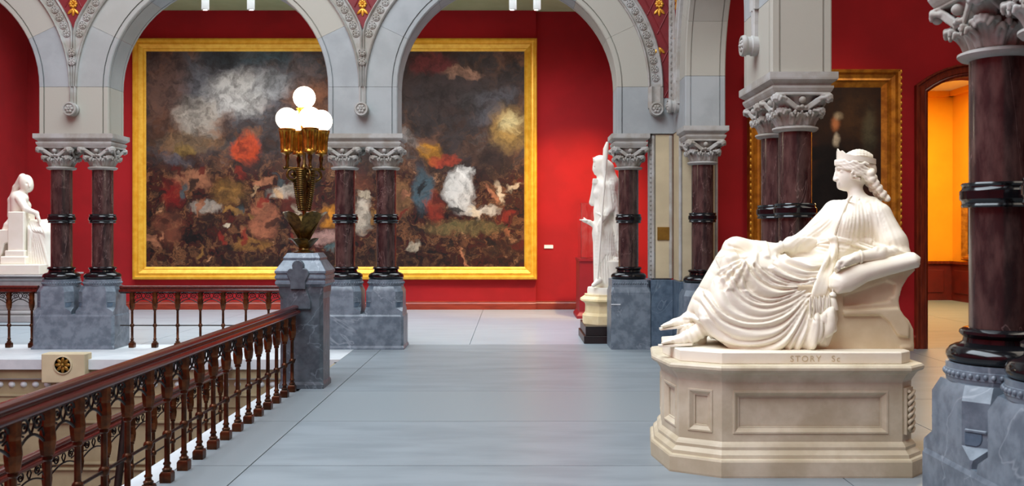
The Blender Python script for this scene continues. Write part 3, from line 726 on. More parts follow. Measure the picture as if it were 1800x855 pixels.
cb('pier_block', 2.13, 2.66, 12.0, 12.62, .93, M_MARBLE2)
m = MB(); cx_ = BC-1.95; cy_ = 11.84-12.7
m.loft([sh(octo(.275, .265, .03, 0)), sh(octo(.275, .265, .03, .47)), sh(octo(.265, .26, .09, .55)), sh(octo(.265, .26, .09, .77)), sh(octo(.235, .23, .09, .84))])
m.lathe([(.2, .8), (.24, .84), (.243, .9), (.24, .93), (.1, .93)], 32, (cx_, cy_, 0)); m.build('column_block', M_MARBLE, ct, 30)
tag(MB().box(1.922, 2.082, YA+.012, YA+.03, 1.46, 1.635).build('wall_plaque', M_PLAQUE, None, bevel=.004), 'small square brass plaque on the corner pier', 'plaque')

# ================================================================== railings
def baluster_mesh():
    m = MB()
    m.loft([[(x*s, y*s, z) for x, y in ((-1, -1), (1, -1), (1, 1), (-1, 1))] for s, z in ((.034, 0), (.036, .02), (.036, .055), (.028, .068))])
    m.lathe([(.022, .065), (.03, .075), (.03, .085), (.02, .092), (.018, .105), (.024, .112), (.024, .12), (.017, .128), (.017, .275), (.026, .285), (.03, .3), (.026, .315), (.017, .325), (.016, .5), (.024, .508), (.024, .52), (.018, .53)], 10)
    return m.mesh('baluster', M_BRONZE, 40)
BAL = baluster_mesh()
CUP = MB().lathe([(.018, .52), (.03, .53), (.036, .56), (.04, .6), (.036, .64), (.033, .665), (.036, .68), (.036, .75), (.02, .75)], 8).mesh('baluster_cup', M_CUP)
def scroll_mesh(L):
    m = MB(); h = L/2-.03
    m.tube([(-h+2*h*k/10, 0, .6+.055*math.sin(PI*k/10)) for k in range(11)], .007, 6)
    for s in (-1, 1):
        m.tube([(s*(h*.52+.05*(1-k/22)*math.cos(k*.55)), 0, .7+.04*(1-k/22)*math.sin(k*.55)) for k in range(20)], .0065, 6)
        m.tube([(s*h, 0, .62), (s*h*.8, 0, .67), (s*h*.55, 0, .66)], .006, 6)
    m.tube([(0, 0, .655), (-.03, 0, .7), (0, 0, .745), (.03, 0, .7), (0, 0, .655)], .006, 6)
    m.box(-h, h, -.006, .006, .742, .754)
    return m.mesh('scroll_panel', M_IRON, 50)
RAILP = [(-.012, .842), (.012, .842), (.03, .834), (.036, .82), (.032, .806), (.024, .8), (.028, .794), (.05, .788), (.058, .775), (.056, .76), (.044, .75), (-.044, .75), (-.056, .76), (-.058, .775), (-.05, .788), (-.028, .794), (-.024, .8), (-.032, .806), (-.036, .82), (-.03, .834)]
def railing(label, loc, rz, L, step, start=None, z_rod=True):
    """runs along local +x from 0 to L"""
    t = thing('railing', label, 'railing', loc, rz)
    MB().loft([[(x, y, z) for y, z in RAILP] for x in (0, L)]).build('handrail', M_MAHOG, t, 40)
    MB().tube([(0, 0, .3), (L, 0, .3)], .009, 6).build('cross_rod', M_IRON, t, 50)
    MB().box(0, L, -.012, .012, .735, .752).build('top_bar', M_IRON, t)
    S = scroll_mesh(step); x = step/2 if start is None else start
    while x < L-.02:
        b = link('baluster', BAL, t, (x, 0, 0)); link('baluster_cup', CUP, b)
        if x+step < L: link('scroll_panel', S, t, (x+step/2, 0, 0))
        x += step
    return t
railing('long near railing with mahogany handrail running to the lamp post', (-2.175, 9.337, 0), -PI/2, 9.9, .302, .125)
railing('railing between the column pairs behind the lamp post', (-5.33, 12.72, .002), 0, 2.76, .308, .16)
railing('railing at the left edge below the seated statue', (LEFT_X+.02, 12.72, .002), 0, 3.37, .308, .2)
railing('lower stair railing seen between the near balusters', (-3.5, 11.5, -.88), -PI/2, 10.5, .52, .3)
br = bpy.data.objects['railing.003']; MB().tube([(11.5-7.75, .3, .947), (11.5-7.5, .3, .1)], .032, 8).build('raking_brace', M_IRON, br, 50)

# ================================================================== newel post
nx, ny = -2.125, 9.58
nt = thing('newel_post', 'blue-grey marble newel post with trefoil front carrying the lamp', 'newel post', (nx, ny, 0))
m = MB(); m.loft([octo(.225, .21, .02, 0), octo(.225, .21, .02, .04), octo(.215, .2, .035, .07), octo(.215, .2, .035, .9), octo(.222, .207, .01, .96), octo(.222, .207, .01, 1.02)]); m.build('shaft', M_NEWEL, nt)
m = MB(); m.loft([octo(.225, .21, .004, 1.02), octo(.252, .24, .004, 1.05), octo(.252, .24, .004, 1.075), octo(.244, .232, .004, 1.08), octo(.244, .232, .004, 1.1), octo(.254, .242, .004, 1.105), octo(.254, .242, .004, 1.13), octo(.246, .234, .004, 1.135), octo(.246, .234, .004, 1.155), octo(.256, .244, .004, 1.16), octo(.256, .244, .004, 1.18), octo(.19, .178, .004, 1.28), octo(.185, .173, .004, 1.285)]); m.build('cap', M_MARBLE, nt)
MB().loft([octo(.185, .173, .004, 1.285), octo(.187, .175, .004, 1.31), octo(.16, .15, .004, 1.35), octo(.155, .145, .004, 1.357)]).build('top_slab', M_MARBLE, nt)
def trefoil(c, zb, zt, w):
    P = [(c-w, zb)]
    def arc(cx, cz, r, a0, a1, n=9): return [(cx+r*math.cos(a0+(a1-a0)*k/n), cz+r*math.sin(a0+(a1-a0)*k/n)) for k in range(n+1)]
    z1 = zt-.135
    P += [(c-w, z1-.075)]+arc(c-w*.72, z1, .055, -2.4, -4.4)+arc(c, zt-.058, .058, 3.6, -.46)+arc(c+w*.72, z1, .055, 1.26, -.74)+[(c+w, z1-.075), (c+w, zb)]
    return P
m = MB(); m.prism(trefoil(-.02, 1.0, 1.29, .075), -.262, -.2, 'y'); m.build('trefoil_panel', M_NEWEL, nt, bevel=.006)
MB().prism([(-.095, 1.0), (.055, 1.0), (.1, .88), (.1, .8), (-.14, .8), (-.14, .88)], -.235, -.19, 'y').build('trefoil_foot', M_NEWEL, nt, bevel=.006)

# ================================================================== candelabrum lamp
lt = thing('globe_lamp', 'brass candelabrum with five lit globes on the newel post', 'lamp', (nx-.012, ny, 1.357))
Zl = lambda y: (1.57-(y-408)/172.2)-1.357
m = MB(); m.lathe([(.11, 0), (.11, .012), (.085, .02), (.06, .03), (.05, .06), (.06, .08), (.045, .1), (.035, .16), (.026, .22), (.02, .4), (.018, .6), (.022, .8), (.03, .83), (.04, .858), (.03, .89), (.016, .91), (.014, 1.1), (.02, 1.18), (.036, 1.23), (.04, 1.25), (.03, 1.26)], 20); m.build('stem', M_BRASSD, lt, 40)
def leaf(r0, z0, r1, z1, w, curl, n=8):
    m = MB(); rings = []
    for k in range(n+1):
        t = k/n; r = r0+(r1-r0)*t**1.3; z = z0+(z1-z0)*t-(curl*max(0, t-.8)/.2)**1
        ww = w*(.35+.65*math.sin(PI*min(t*.62+.05, 1)))*(1 if t < .85 else (1-t)/.15*.75+.25)
        rings.append([(r+.006, -ww, z), (r-.012, -ww*.45, z+.002), (r-.016, 0, z+.004), (r-.012, ww*.45, z+.002), (r+.006, ww, z), (r+.012, ww*.5, z-.006), (r+.006, 0, z-.008), (r+.012, -ww*.5, z-.006)])
    return m.loft(rings).mesh('acanthus_leaf', M_BRASSD, 60)
LB = leaf(.03, .13, .225, .45, .1, .03); LS = leaf(.03, .03, .15, .17, .07, .02); LV = leaf(.1, .84, .045, .45, .05, 0)
for k in range(5): link('acanthus_leaf', LB, lt, (0, 0, 0), (0, 0, .35+2*PI*k/5))
for k in range(5): link('acanthus_leaf', LS, lt, (0, 0, 0), (0, 0, .9+2*PI*k/5))
m = MB()
for q in range(20): m.ball((.1-.05*(q/19)**2, 0, .84-.021*q), (.026, .05-.0012*q, .014), 10, 5)
STRAP = m.mesh('ribbed_strap', M_BRASSD, 60)
th0 = math.radians(-59)
def fluted(prof, nf=14, dep=.08):
    rings = []; n = nf*4
    for r, z, f in prof: rings.append([(r*(1-f*dep*(.5+.5*math.cos(nf*2*PI*j/n)))*math.cos(2*PI*j/n), r*(1-f*dep*(.5+.5*math.cos(nf*2*PI*j/n)))*math.sin(2*PI*j/n), z) for j in range(n)])
    return MB().loft(rings)
CUPF = fluted([(.02, .99, 0), (.035, 1.0, 0), (.062, 1.012, 0), (.066, 1.025, 0), (.062, 1.035, 0), (.064, 1.05, 1), (.066, 1.14, 1), (.078, 1.22, 1), (.086, 1.24, 0), (.088, 1.255, 0), (.06, 1.262, 0)], 12, .22).mesh('fluted_cup', M_BRASS, 30)
CUPT = fluted([(.03, 1.25, 0), (.036, 1.27, 1), (.042, 1.34, 1), (.062, 1.44, 1), (.082, 1.475, 1), (.06, 1.48, 0)], 12, .2).mesh('fluted_cup', M_BRASS, 30)
GLB = MB().ball((0, 0, 0), .113, 24, 16).mesh('globe', M_GLOBE, 60)
m = MB(); m.tube([(.03, 0, .86), (.19, 0, .86)], .012, 8); m.ball((.205, 0, .86), .018, 8, 6); m.lathe([(.012, .86), (.02, .88), (.014, .9), (.016, .93), (.024, .96), (.018, 1.0)], 10, (.178, 0, 0))
m.tube([(.125+.055*math.cos(a*.42), 0, .795+.055*math.sin(a*.42)) for a in range(16)], .014, 8)
m.ball((.125, 0, .795), (.02, .022, .02), 8, 6); m.tube([(.06, 0, .83), (.075, 0, .78), (.1, 0, .735), (.13, 0, .725)], .012, 8)
ARM = m.mesh('scroll_arm', M_BRASSD, 50)
for k in range(4):
    a = th0+PI/2*k; am = link('scroll_arm', ARM, lt, (0, 0, 0), (0, 0, a)); link('ribbed_strap', STRAP, lt, (0, 0, 0), (0, 0, a+.78))
    x, y = .18*math.cos(a), .18*math.sin(a)
    link('fluted_cup', CUPF, lt, (x, y, 0)); link('globe', GLB, lt, (x, y, 1.357))
link('fluted_cup', CUPT, lt); link('globe', GLB, lt, (0, 0, 1.585))

# ================================================================== pictures
def frame(par, w, h, fw, prof, mat, name='frame_side'):
    """mitred frame in local xz about the centre, front towards -y; w, h outer size; prof (t from outer edge 0..1, y)"""
    for sx, sz, a, b in ((0, 1, w, h), (0, -1, w, h), (1, 0, w, h), (-1, 0, w, h)):
        rings = []
        for e in (-1, 1):
            rg = []
            for t_, y in prof:
                d = t_*fw
                if sz: rg.append((e*(w/2-d), y, sz*(h/2-d)))
                else: rg.append((sx*(w/2-d), y, e*(h/2-d)))
            rings.append(rg)
        MB().loft(rings).build(name, mat, par)
def blobs_px(L, cx, cy, s): return [((x-cx)/s, (cy-y)/s, rx/s, ry/s, c, so, st) for x, y, rx, ry, c, so, st in L]
BL = [(400,150,190,90,(112,116,124),.7,.9),(290,170,60,110,(110,72,52),.7,.8),(440,95,120,28,(56,84,94),.6,.8),(390,100,50,30,(38,36,40),.6,.8),
 (415,165,72,52,(214,212,208),.55,.95),(345,205,55,48,(196,186,172),.6,.85),(480,150,50,34,(176,180,184),.6,.7),(545,185,55,70,(150,94,62),.7,.85),(530,120,50,40,(92,92,98),.6,.7),
 (330,250,80,24,(150,120,84),.7,.6),(432,262,34,30,(206,72,30),.4,.9),(320,265,24,14,(140,110,50),.5,.8),(335,315,46,22,(176,116,84),.5,.8),(300,340,30,34,(128,22,22),.5,.85),(400,340,42,34,(128,92,44),.6,.8),
 (360,365,34,14,(190,180,166),.5,.6),(295,400,36,40,(128,72,52),.6,.7),(462,385,30,44,(178,108,78),.5,.85),(440,430,44,14,(150,104,50),.5,.8),(505,335,46,16,(206,196,180),.5,.7),(520,360,40,26,(96,40,30),.6,.8),
 (580,385,32,24,(218,140,40),.5,.9),(575,420,52,16,(188,146,136),.5,.8),(590,440,26,10,(70,110,116),.5,.8),(635,375,22,40,(214,200,180),.5,.8),(630,320,30,30,(110,64,48),.6,.7),(700,350,34,40,(150,108,70),.6,.7),
 (650,260,60,60,(60,50,48),.7,.8),(800,150,150,60,(62,52,52),.7,.9),(760,112,60,26,(120,42,42),.6,.8),(815,128,44,14,(176,132,108),.5,.8),(850,180,60,30,(66,64,66),.6,.7),(895,225,46,54,(206,160,84),.7,.9),(898,212,28,26,(238,220,160),.7,.9),
 (757,268,24,24,(206,140,40),.6,.9),(782,282,34,13,(172,62,40),.4,.9),(742,335,24,52,(70,96,106),.5,.9),(765,365,16,34,(150,52,36),.5,.85),(808,335,34,46,(232,228,220),.45,.95),(842,372,44,12,(222,214,200),.45,.85),(822,305,22,16,(236,232,224),.4,.9),
 (870,290,40,50,(44,34,32),.7,.8),(820,400,100,16,(120,112,70),.7,.6),(726,434,18,12,(206,190,164),.5,.8),(590,462,330,22,(30,20,16),.7,.8),(880,440,60,30,(60,34,24),.7,.7)]
random.seed(11); PAL = [(178, 116, 84), (150, 92, 62), (120, 34, 26), (190, 150, 110), (60, 30, 22), (22, 16, 15), (22, 16, 15), (146, 104, 52), (96, 60, 40), (204, 186, 160), (40, 26, 22), (84, 26, 20), (70, 84, 88)]
BL = [q[:6]+(q[6]*.8,) for q in BL]; BL.insert(0, (800, 200, 170, 150, (52, 42, 40), .5, .6))
for k in range(80):
    BL.append((random.uniform(262, 918), random.triangular(270, 465, 400), random.uniform(8, 26), random.uniform(4, 9), random.choice(PAL), .5, .85, random.uniform(-1.5, 1.5)))
for k in range(16):
    BL.append((random.uniform(265, 915), random.uniform(95, 290), random.uniform(22, 60), random.uniform(8, 18), random.choice([(70, 64, 64), (150, 140, 134), (120, 80, 58), (52, 44, 44), (96, 96, 104)]), .7, .55, random.uniform(-.7, .7)))
M_BIGPIC = canvas_mat('storm_canvas', (srgb(30, 22, 20), srgb(70, 46, 36), srgb(64, 60, 62), srgb(118, 80, 58), srgb(120, 112, 108)), [q+(o[7],) if len(o) > 7 else q for q, o in zip(blobs_px([o[:7] for o in BL], 588.5, 279.5, 87.3), BL)], .2, 1.9, low=(srgb(14, 10, 10), srgb(26, 17, 15), srgb(70, 24, 18), srgb(40, 26, 20), srgb(120, 76, 48), srgb(50, 34, 26), srgb(176, 124, 88)))
bp = thing('large_painting', 'huge dark stormy painting in a bright gold frame on the far wall', 'painting', (-3.60, FAR_Y, 3.04))
MB().box(-3.83, 3.83, -.03, -.001, -2.215, 2.215).build('canvas', M_BIGPIC, bp)
GP = [(0, 0), (0, -.09), (.06, -.12), (.22, -.13), (.3, -.1), (.42, -.1), (.5, -.115), (.62, -.09), (.78, -.06), (.84, -.065), (.9, -.05), (1, -.03), (1, 0)]
frame(bp, 8.14, 4.86, .255, GP, M_GOLD)
M_PORT = canvas_mat('dark_portrait_canvas', (srgb(30, 18, 12), srgb(46, 28, 18), srgb(66, 40, 22)), [(-.5, .35, .5, .5, (98, 26, 22), .8, .8), (.45, .8, .4, .5, (78, 52, 30), .8, .8), (.62, .6, .14, .5, (96, 96, 74), .8, .5), (.15, -.35, .36, .95, (12, 10, 11), .3, .97), (-.1, .3, .3, .12, (12, 10, 11), .5, .95, .5), (.17, .71, .1, .14, (196, 122, 76), .8, .9), (.2, .82, .1, .08, (196, 176, 140), .8, .7), (.19, .5, .07, .12, (206, 192, 164), .7, .85), (-.4, -.7, .3, .3, (80, 50, 24), .6, .7), (.6, -.5, .3, .5, (74, 32, 22), .7, .7)], .06, 1.6)
pt = thing('portrait_painting', 'tall dark portrait in an ornate old gold frame behind the reclining statue', 'painting', (4.15, 12.63, 2.31))
MB().box(-.8, .8, -.03, -.001, -1.23, 1.23).build('canvas', M_PORT, pt)
frame(pt, 2.02, 2.86, .23, [(0, 0), (0, -.13), (.08, -.16), (.2, -.15), (.3, -.11), (.5, -.09), (.62, -.1), (.72, -.07), (.85, -.05), (1, -.03), (1, 0)], M_GOLDD)
EDG = MB().ball((0, 0, 0), (.018, .018, .03), 8, 5).mesh('gilt_bead', M_GILT, 60)
for sx in (-1, 1):
    for k in range(34): link('gilt_bead', EDG, pt, (sx*1.0, -.15, -1.38+.084*k))
sp_ = thing('small_painting', 'dark gold-framed painting on the yellow wall beyond the doorway', 'painting', (10.1, 20.3, 1.72), -PI/2)
MB().box(-.6, .6, -.03, -.001, -.7, .7).build('canvas', M_PORT, sp_); frame(sp_, 1.3, 1.56, .13, GP, M_GOLDD)
tag(MB().box(.62, .8, FAR_Y+.08, FAR_Y+.1, 1.235, 1.305).build('wall_label', M_WHITE), 'small white wall label right of the big gold frame', 'label')

# ================================================================== ceiling spotlights of the gallery
for px, lab in ((361, 'white ceiling spotlight farthest left above the big painting'), (441, 'second white ceiling spotlight from the left'), (901.5, 'third white ceiling spotlight from the left'), (944, 'rightmost white ceiling spotlight above the gallery')):
    p = W(px, 17, 15.0); s = thing('track_light', lab, 'spotlight', (p.x, p.y, p.z), 0, 'white gallery spotlights')
    MB().lathe([(.04, .015), (.05, 0), (.058, 0), (.06, .01), (.06, .3), (.05, .32), (.01, .32)], 20).build('housing', M_WHITE, s, 40)
    MB().lathe([(.012, .3), (.012, 6.05-p.z)], 10).build('stem', M_WHITE, s, 40)
    spot('track_spot', (p.x, p.y, p.z-.03), {361: (-6.2, FAR_Y, 3.0), 441: (-4.2, FAR_Y, 3.0), 901.5: (-2.3, FAR_Y, 3.0), 944: (-.6, FAR_Y, 3.0)}[px], 170, (1, .93, .82), 88, .9, .05)

# ================================================================== display case behind the standing statue
dcs = thing('display_case', 'red display pedestal with a clear acrylic cover behind the standing statue', 'display case', (1.67, 17.45, 0))
m = MB(); m.loft([octo(.53, .5, .003, 0), octo(.53, .5, .003, .05), octo(.49, .46, .003, .1), octo(.48, .45, .003, .12), octo(.48, .45, .003, 1.03), octo(.495, .465, .003, 1.04), octo(.495, .465, .003, 1.085)]); m.build('pedestal', M_CASERED, dcs)
for b_ in ((-.45, .45, -.42, -.413, 1.086, 2.093), (-.45, .45, .413, .42, 1.086, 2.093), (-.45, -.443, -.412, .412, 1.086, 2.093), (.443, .45, -.412, .412, 1.086, 2.093), (-.45, .45, -.42, .42, 2.094, 2.1)): MB().box(*b_).build('acrylic_panel', M_ACRYL, dcs)

# ================================================================== reclining statue
ST_Y = 6.55
def S(px, py, Y=ST_Y): return tuple(W(px, py, Y))
def S2(px, py, Y=6.35): q = W(px, py, Y); return (q.x, q.z)
rs = thing('reclining_statue', 'cream marble statue of a draped woman reclining on a couch', 'statue', (1.85, 6.55, .79))
def part(name, me): # sculpted in world space, origin moved to the statue's base
    me.transform(Matrix.Translation((-1.85, -6.55, -.79))); return link(name, me, rs)
def figure():
    s = Sculpt((.9, 6.02, .76), (2.82, 7.0, 2.2), .0064)
    # trunk
    s.ell(S(1452, 482, 6.58), (.18, .2, .16), .05)
    s.cap(S(1456, 470, 6.57), S(1474, 430, 6.57), .15, .125, .06, ys=1.15)
    s.cap(S(1474, 430, 6.57), S(1502, 388, 6.57), .125, .14, .06, ys=1.2)
    s.cap(S(1470, 372, 6.70), S(1540, 378, 6.48), .07, .08, .06)
    s.cap(S(1512, 356, 6.6), S(1530, 364, 6.55), .06, .07, .06)
    s.ell(S(1522, 402, 6.6), (.14, .16, .17), .06); s.ell(S(1512, 440, 6.6), (.16, .17, .13), .06); s.ell(S(1545, 430, 6.62), (.13, .15, .13), .06)
    s.ell(S(1490, 396, 6.45), (.075, .07, .08), .06); s.ell(S(1464, 392, 6.58), (.07, .07, .07), .05)
    # neck and head, face turned to the left
    s.cap(S(1502, 330, 6.6), S(1509, 358, 6.58), .05, .062, .03)
    s.ell(S(1504, 299, 6.6), (.112, .088, .12), .03); s.ell(S(1489, 311, 6.6), (.075, .062, .088), .03)
    s.cap(S(1478, 327.5, 6.6), S(1484, 328.5, 6.6), .027, .03, .02)
    s.cap(S(1471.5, 297, 6.6), S(1468, 315.5, 6.6), .011, .016, .012); s.ell(S(1469.5, 316, 6.582), (.012,)*3, .01); s.ell(S(1469.5, 316, 6.618), (.012,)*3, .01)
    for sg in (-1, 1): s.chain([S(1472, 296, 6.6), S(1475, 294.5, 6.6+sg*.03), S(1483, 296, 6.6+sg*.056)], [.012, .012, .009], .012)
    for sg in (-1, 1):
        s.ell(S(1474.5, 301, 6.6+sg*.036), (.016, .02, .012), .008, 's'); s.ell(S(1479.5, 301.5, 6.6+sg*.036), (.013, .016, .011), .006)
    s.cap(S(1473.3, 321.3, 6.58), S(1473.3, 321.3, 6.62), .0105, .0105, .006); s.cap(S(1474, 324.6, 6.582), S(1474, 324.6, 6.618), .0105, .0105, .006)
    # near arm: wide sleeve, bare forearm resting on the cushion
    s.cap(S(1546, 380, 6.46), S(1570, 428, 6.38), .078, .092, .05)
    s.cap(S(1570, 428, 6.38), S(1580, 446, 6.35), .09, .07, .03)
    s.cap(S(1586, 449, 6.32), S(1545, 448, 6.22), .055, .05, .02); s.cap(S(1545, 448, 6.22), S(1508, 452, 6.2), .05, .033, .02)
    s.cap(S(1506, 453, 6.2), S(1486, 460, 6.2), .034, .036, .02, ys=1.2)
    for i, (ax, ay, yy) in enumerate(((1482, 457, 6.155), (1480, 459, 6.18), (1479, 461, 6.205), (1479, 463, 6.23))):
        s.chain([S(ax+4, ay+2, yy), S(ax-6, ay+4, yy-.005), S(ax-10, ay+12, yy-.005), S(ax-7, ay+17, yy)], [.015, .0145, .0125, .0105], .006)
    s.chain([S(1498, 455, 6.165), S(1487, 462, 6.145), S(1480, 469, 6.145)], [.016, .014, .011], .008)
    # far arm: sleeve towards the raised knee, hand over the thigh
    s.cap(S(1466, 374, 6.68), S(1416, 423, 6.6), .08, .068, .05); s.cap(S(1416, 423, 6.6), S(1388, 430, 6.53), .064, .046, .03)
    s.cap(S(1390, 430, 6.53), S(1368, 436, 6.47), .04, .031, .02); s.cap(S(1366, 437, 6.46), S(1350, 446, 6.42), .032, .036, .02, ys=1.2)
    # far leg with raised knee, near leg lower
    s.cap(S(1450, 472, 6.66), S(1294, 440, 6.62), .13, .088, .06); s.cap(S(1294, 440, 6.62), S(1224, 545, 6.56), .085, .055, .04)
    s.cap(S(1446, 492, 6.44), S(1318, 478, 6.4), .14, .105, .06); s.cap(S(1318, 478, 6.4), S(1246, 575, 6.42), .1, .06, .06)
    # drapery between the legs and the couch
    poly = [S2(*q) for q in ((1280, 448), (1340, 452), (1440, 470), (1470, 492), (1468, 560), (1446, 606), (1400, 617), (1300, 617), (1268, 603), (1222, 562), (1232, 532))]
    s.slab(poly, lambda z: 6.5-.05*(1.4-z), lambda z: .2+.16*(1.45-z), .12, .06)
    # hand fingers over the thigh
    for i, (dx, dy, yy) in enumerate(((-8, 16, 6.36), (-4, 20, 6.345), (1, 22, 6.34), (6, 18, 6.345))):
        s.chain([S(1350+dx*.2, 446, yy+.05), S(1345+dx*.7, 452, yy), S(1345+dx, 455+dy*.5, yy-.01), S(1347+dx, 455+dy, yy)], [.016, .0155, .014, .011], .007)
    s.chain([S(1360, 443, 6.42), S(1364, 456, 6.36), S(1362, 466, 6.34)], [.015, .014, .011], .008)
    X = lambda pts, Y=6.3: [S2(a, b, Y) for a, b in pts]
    # mantle edge along the chest, girdle with knot, falling sash ends
    figure.front = s.front
    # lower corner of the mantle
    s.slab([S2(*q, 6.2) for q in ((1424, 560), (1462, 540), (1466, 580), (1448, 590), (1440, 606), (1424, 612))], 6.2, .05, .03, .03)
    s.fold(X([(1436, 545), (1436, 580), (1430, 606)], 6.2), .02, 0, .012, 6); s.fold(X([(1456, 540), (1456, 570), (1450, 590)], 6.2), .016, 0, .012, 6)
    # feet in sandals, skirt hem roll
    s.chain([S(1226, 545, 6.56), S(1206, 562, 6.55), S(1186, 568, 6.53), S(1168, 573, 6.5)], [.045, .036, .028, .016], .015, ys=1.15)
    for k in range(4): s.chain([S(1180, 570, 6.49+.02*k), S(1163+k, 574, 6.475+.02*k)], [.013, .009], .005)
    s.chain([S(1240, 575, 6.44), S(1212, 592, 6.40), S(1190, 598, 6.38), S(1168, 603, 6.36)], [.055, .042, .03, .016], .015, ys=1.15)
    for k in range(4): s.chain([S(1180, 600, 6.34+.02*k), S(1164+k, 604, 6.33+.02*k)], [.013, .009], .005)
    s.slab([S2(*q, 6.5) for q in ((1196, 574), (1232, 566), (1248, 590), (1232, 612), (1192, 612))], 6.56, .07, .02, .02)
    s.fold(X([(1538, 424), (1556, 436), (1578, 446), (1600, 450)], 6.3), .016, .1, .012, 7, .6, carve=False); s.fold(X([(1544, 434), (1562, 446), (1590, 456)], 6.3), .012, .1, .01, 6, carve=False)
    me = s.mesh('figure', M_STATUE, 1)
    sk = [((1400, 444), (1422, 446), (1444, 446), (1462, 436)), ((1385, 453), (1407, 462), (1426, 470), (1444, 468)), ((1362, 463), (1390, 477), (1415, 485), (1436, 484)), ((1342, 472), (1372, 491), (1406, 498), (1431, 492)), ((1326, 468), (1352, 494), (1390, 506), (1428, 498)),
          ((1307, 470), (1326, 501), (1365, 516), (1411, 506), (1428, 500)), ((1294, 484), (1315, 521), (1354, 533), (1402, 516), (1428, 503)), ((1275, 488), (1297, 526), (1340, 545), (1391, 531), (1427, 507)), ((1257, 502), (1283, 541), (1333, 560), (1385, 546), (1425, 512)),
          ((1240, 519), (1269, 559), (1319, 577), (1378, 563), (1423, 518)), ((1227, 536), (1260, 580), (1312, 598), (1374, 584), (1421, 526)), ((1218, 551), (1256, 598), (1312, 616), (1376, 604), (1421, 535)), ((1428, 522), (1410, 570), (1385, 616)), ((1434, 524), (1426, 572), (1412, 616)), ((1442, 526), (1442, 574), (1438, 610))]
    kn = [((1318, 448), (1300, 438), (1282, 434)), ((1316, 451), (1298, 450), (1272, 458)), ((1315, 453), (1297, 463), (1268, 484)), ((1314, 455), (1300, 474), (1282, 500)), ((1318, 456), (1310, 478), (1302, 500))]
    bo = [((1486, 354), (1476, 385), (1468, 420)), ((1498, 360), (1493, 392), (1486, 426)), ((1512, 362), (1513, 396), (1508, 430)), ((1526, 362), (1534, 396), (1534, 434))]
    sl = [((1532, 360), (1538, 392), (1542, 426)), ((1545, 362), (1556, 395), (1566, 430)), ((1556, 366), (1574, 400), (1590, 438))]
    fa = [((1482, 350), (1440, 386), (1384, 420)), ((1478, 364), (1440, 396), (1390, 430)), ((1474, 380), (1446, 408), (1404, 434))]
    wa_ = [((1440, 428), (1470, 430), (1500, 434), (1530, 442)), ((1436, 440), (1470, 444), (1505, 448)), ((1450, 452), (1474, 456), (1500, 458))]
    an = [((1206, 556), (1232, 572), (1262, 604)), ((1214, 566), (1226, 584), (1236, 606)), ((1200, 572), (1208, 590), (1212, 610))]
    drape(me, [(sk, 1.3, 2.9, .042, 16), (kn, 1.4, 2.2, .026, 9), (bo, 3, 2.2, .011, 6), (sl, 2.5, .8, .006, 9), (fa, 2, 1.2, .009, 8), (wa_, 2, 2.4, .014, 6), (an, 2, 2.2, .015, 6)],
          [(1346, 458, 13), (1362, 440, 9), (1478, 464, 16), (1500, 455, 12), (1530, 452, 14), (1560, 458, 12)])
    return me
part('figure', figure())
for (x0, y0, x1, y1, yy, w) in ((1216, 570, 1160, 577, 6.53, .05), (1215, 603, 1158, 606.5, 6.37, .05)):
    a, b = S(x0, y0, yy), S(x1, y1, yy); m = MB()
    m.loft([[(p[0], p[1]-w*k, p[2]), (p[0], p[1]+w*k, p[2]), (p[0], p[1]+w*k, p[2]-.014), (p[0], p[1]-w*k, p[2]-.014)] for p, k in ((a, .8), ([(a[i]*.5+b[i]*.5) for i in range(3)], 1), (b, .7))])
    part('sandal_sole', m.mesh('sandal_sole', M_STATUE))
def trim_part(name, lines, knot=None):
    pts = []; 
    for ln, r, off in lines:
        c = catmull(ln, 10); ys = []
        for q in c:
            y = 6.35
            for _ in range(4):
                w = W(q[0], q[1], y); f = figure.front(w.x, w.z); y = f if f else y
            ys.append(y)
        for _ in range(14): ys = [(ys[max(i-1, 0)]+2*ys[i]+ys[min(i+1, len(ys)-1)])/4 for i in range(len(ys))]
        pts.append(([tuple(W(q[0], q[1], y+off)) for q, y in zip(c, ys)], r))
    A = np.array([p for P, _ in pts for p in P]); g = Sculpt(A.min(0)-.06, A.max(0)+.06, .0048)
    for P, r in pts: g.chain(P, [r*(.8+.2*math.sin(PI*i/(len(P)-1))) for i in range(len(P))], .006)
    if knot: k = np.array(pts[0][0][0]); g.ell(k, (.032, .03, .026), .01); g.ell(k+np.array([.012, -.012, -.008]), (.018, .02, .03), .006)
    part(name, g.mesh(name, M_STATUE, 1))
trim_part('girdle', [([(1438, 425), (1466, 419), (1500, 425), (1536, 436)], .013, -.004), ([(1438, 429), (1466, 423), (1500, 429), (1534, 440)], .011, -.003)])
trim_part('mantle_edge', [([(1497, 345), (1486, 362), (1476, 386), (1466, 416)], .009, 0)])
trim_part('sash', [([(1466+k*.8, 420), (1462+k*1.6, 448), (1447+k*2.6, 486), (1436+k*3.4, 523-k)], .013, -.012) for k in (-3, -2, -1, 0, 1, 2, 3, 4)], True)
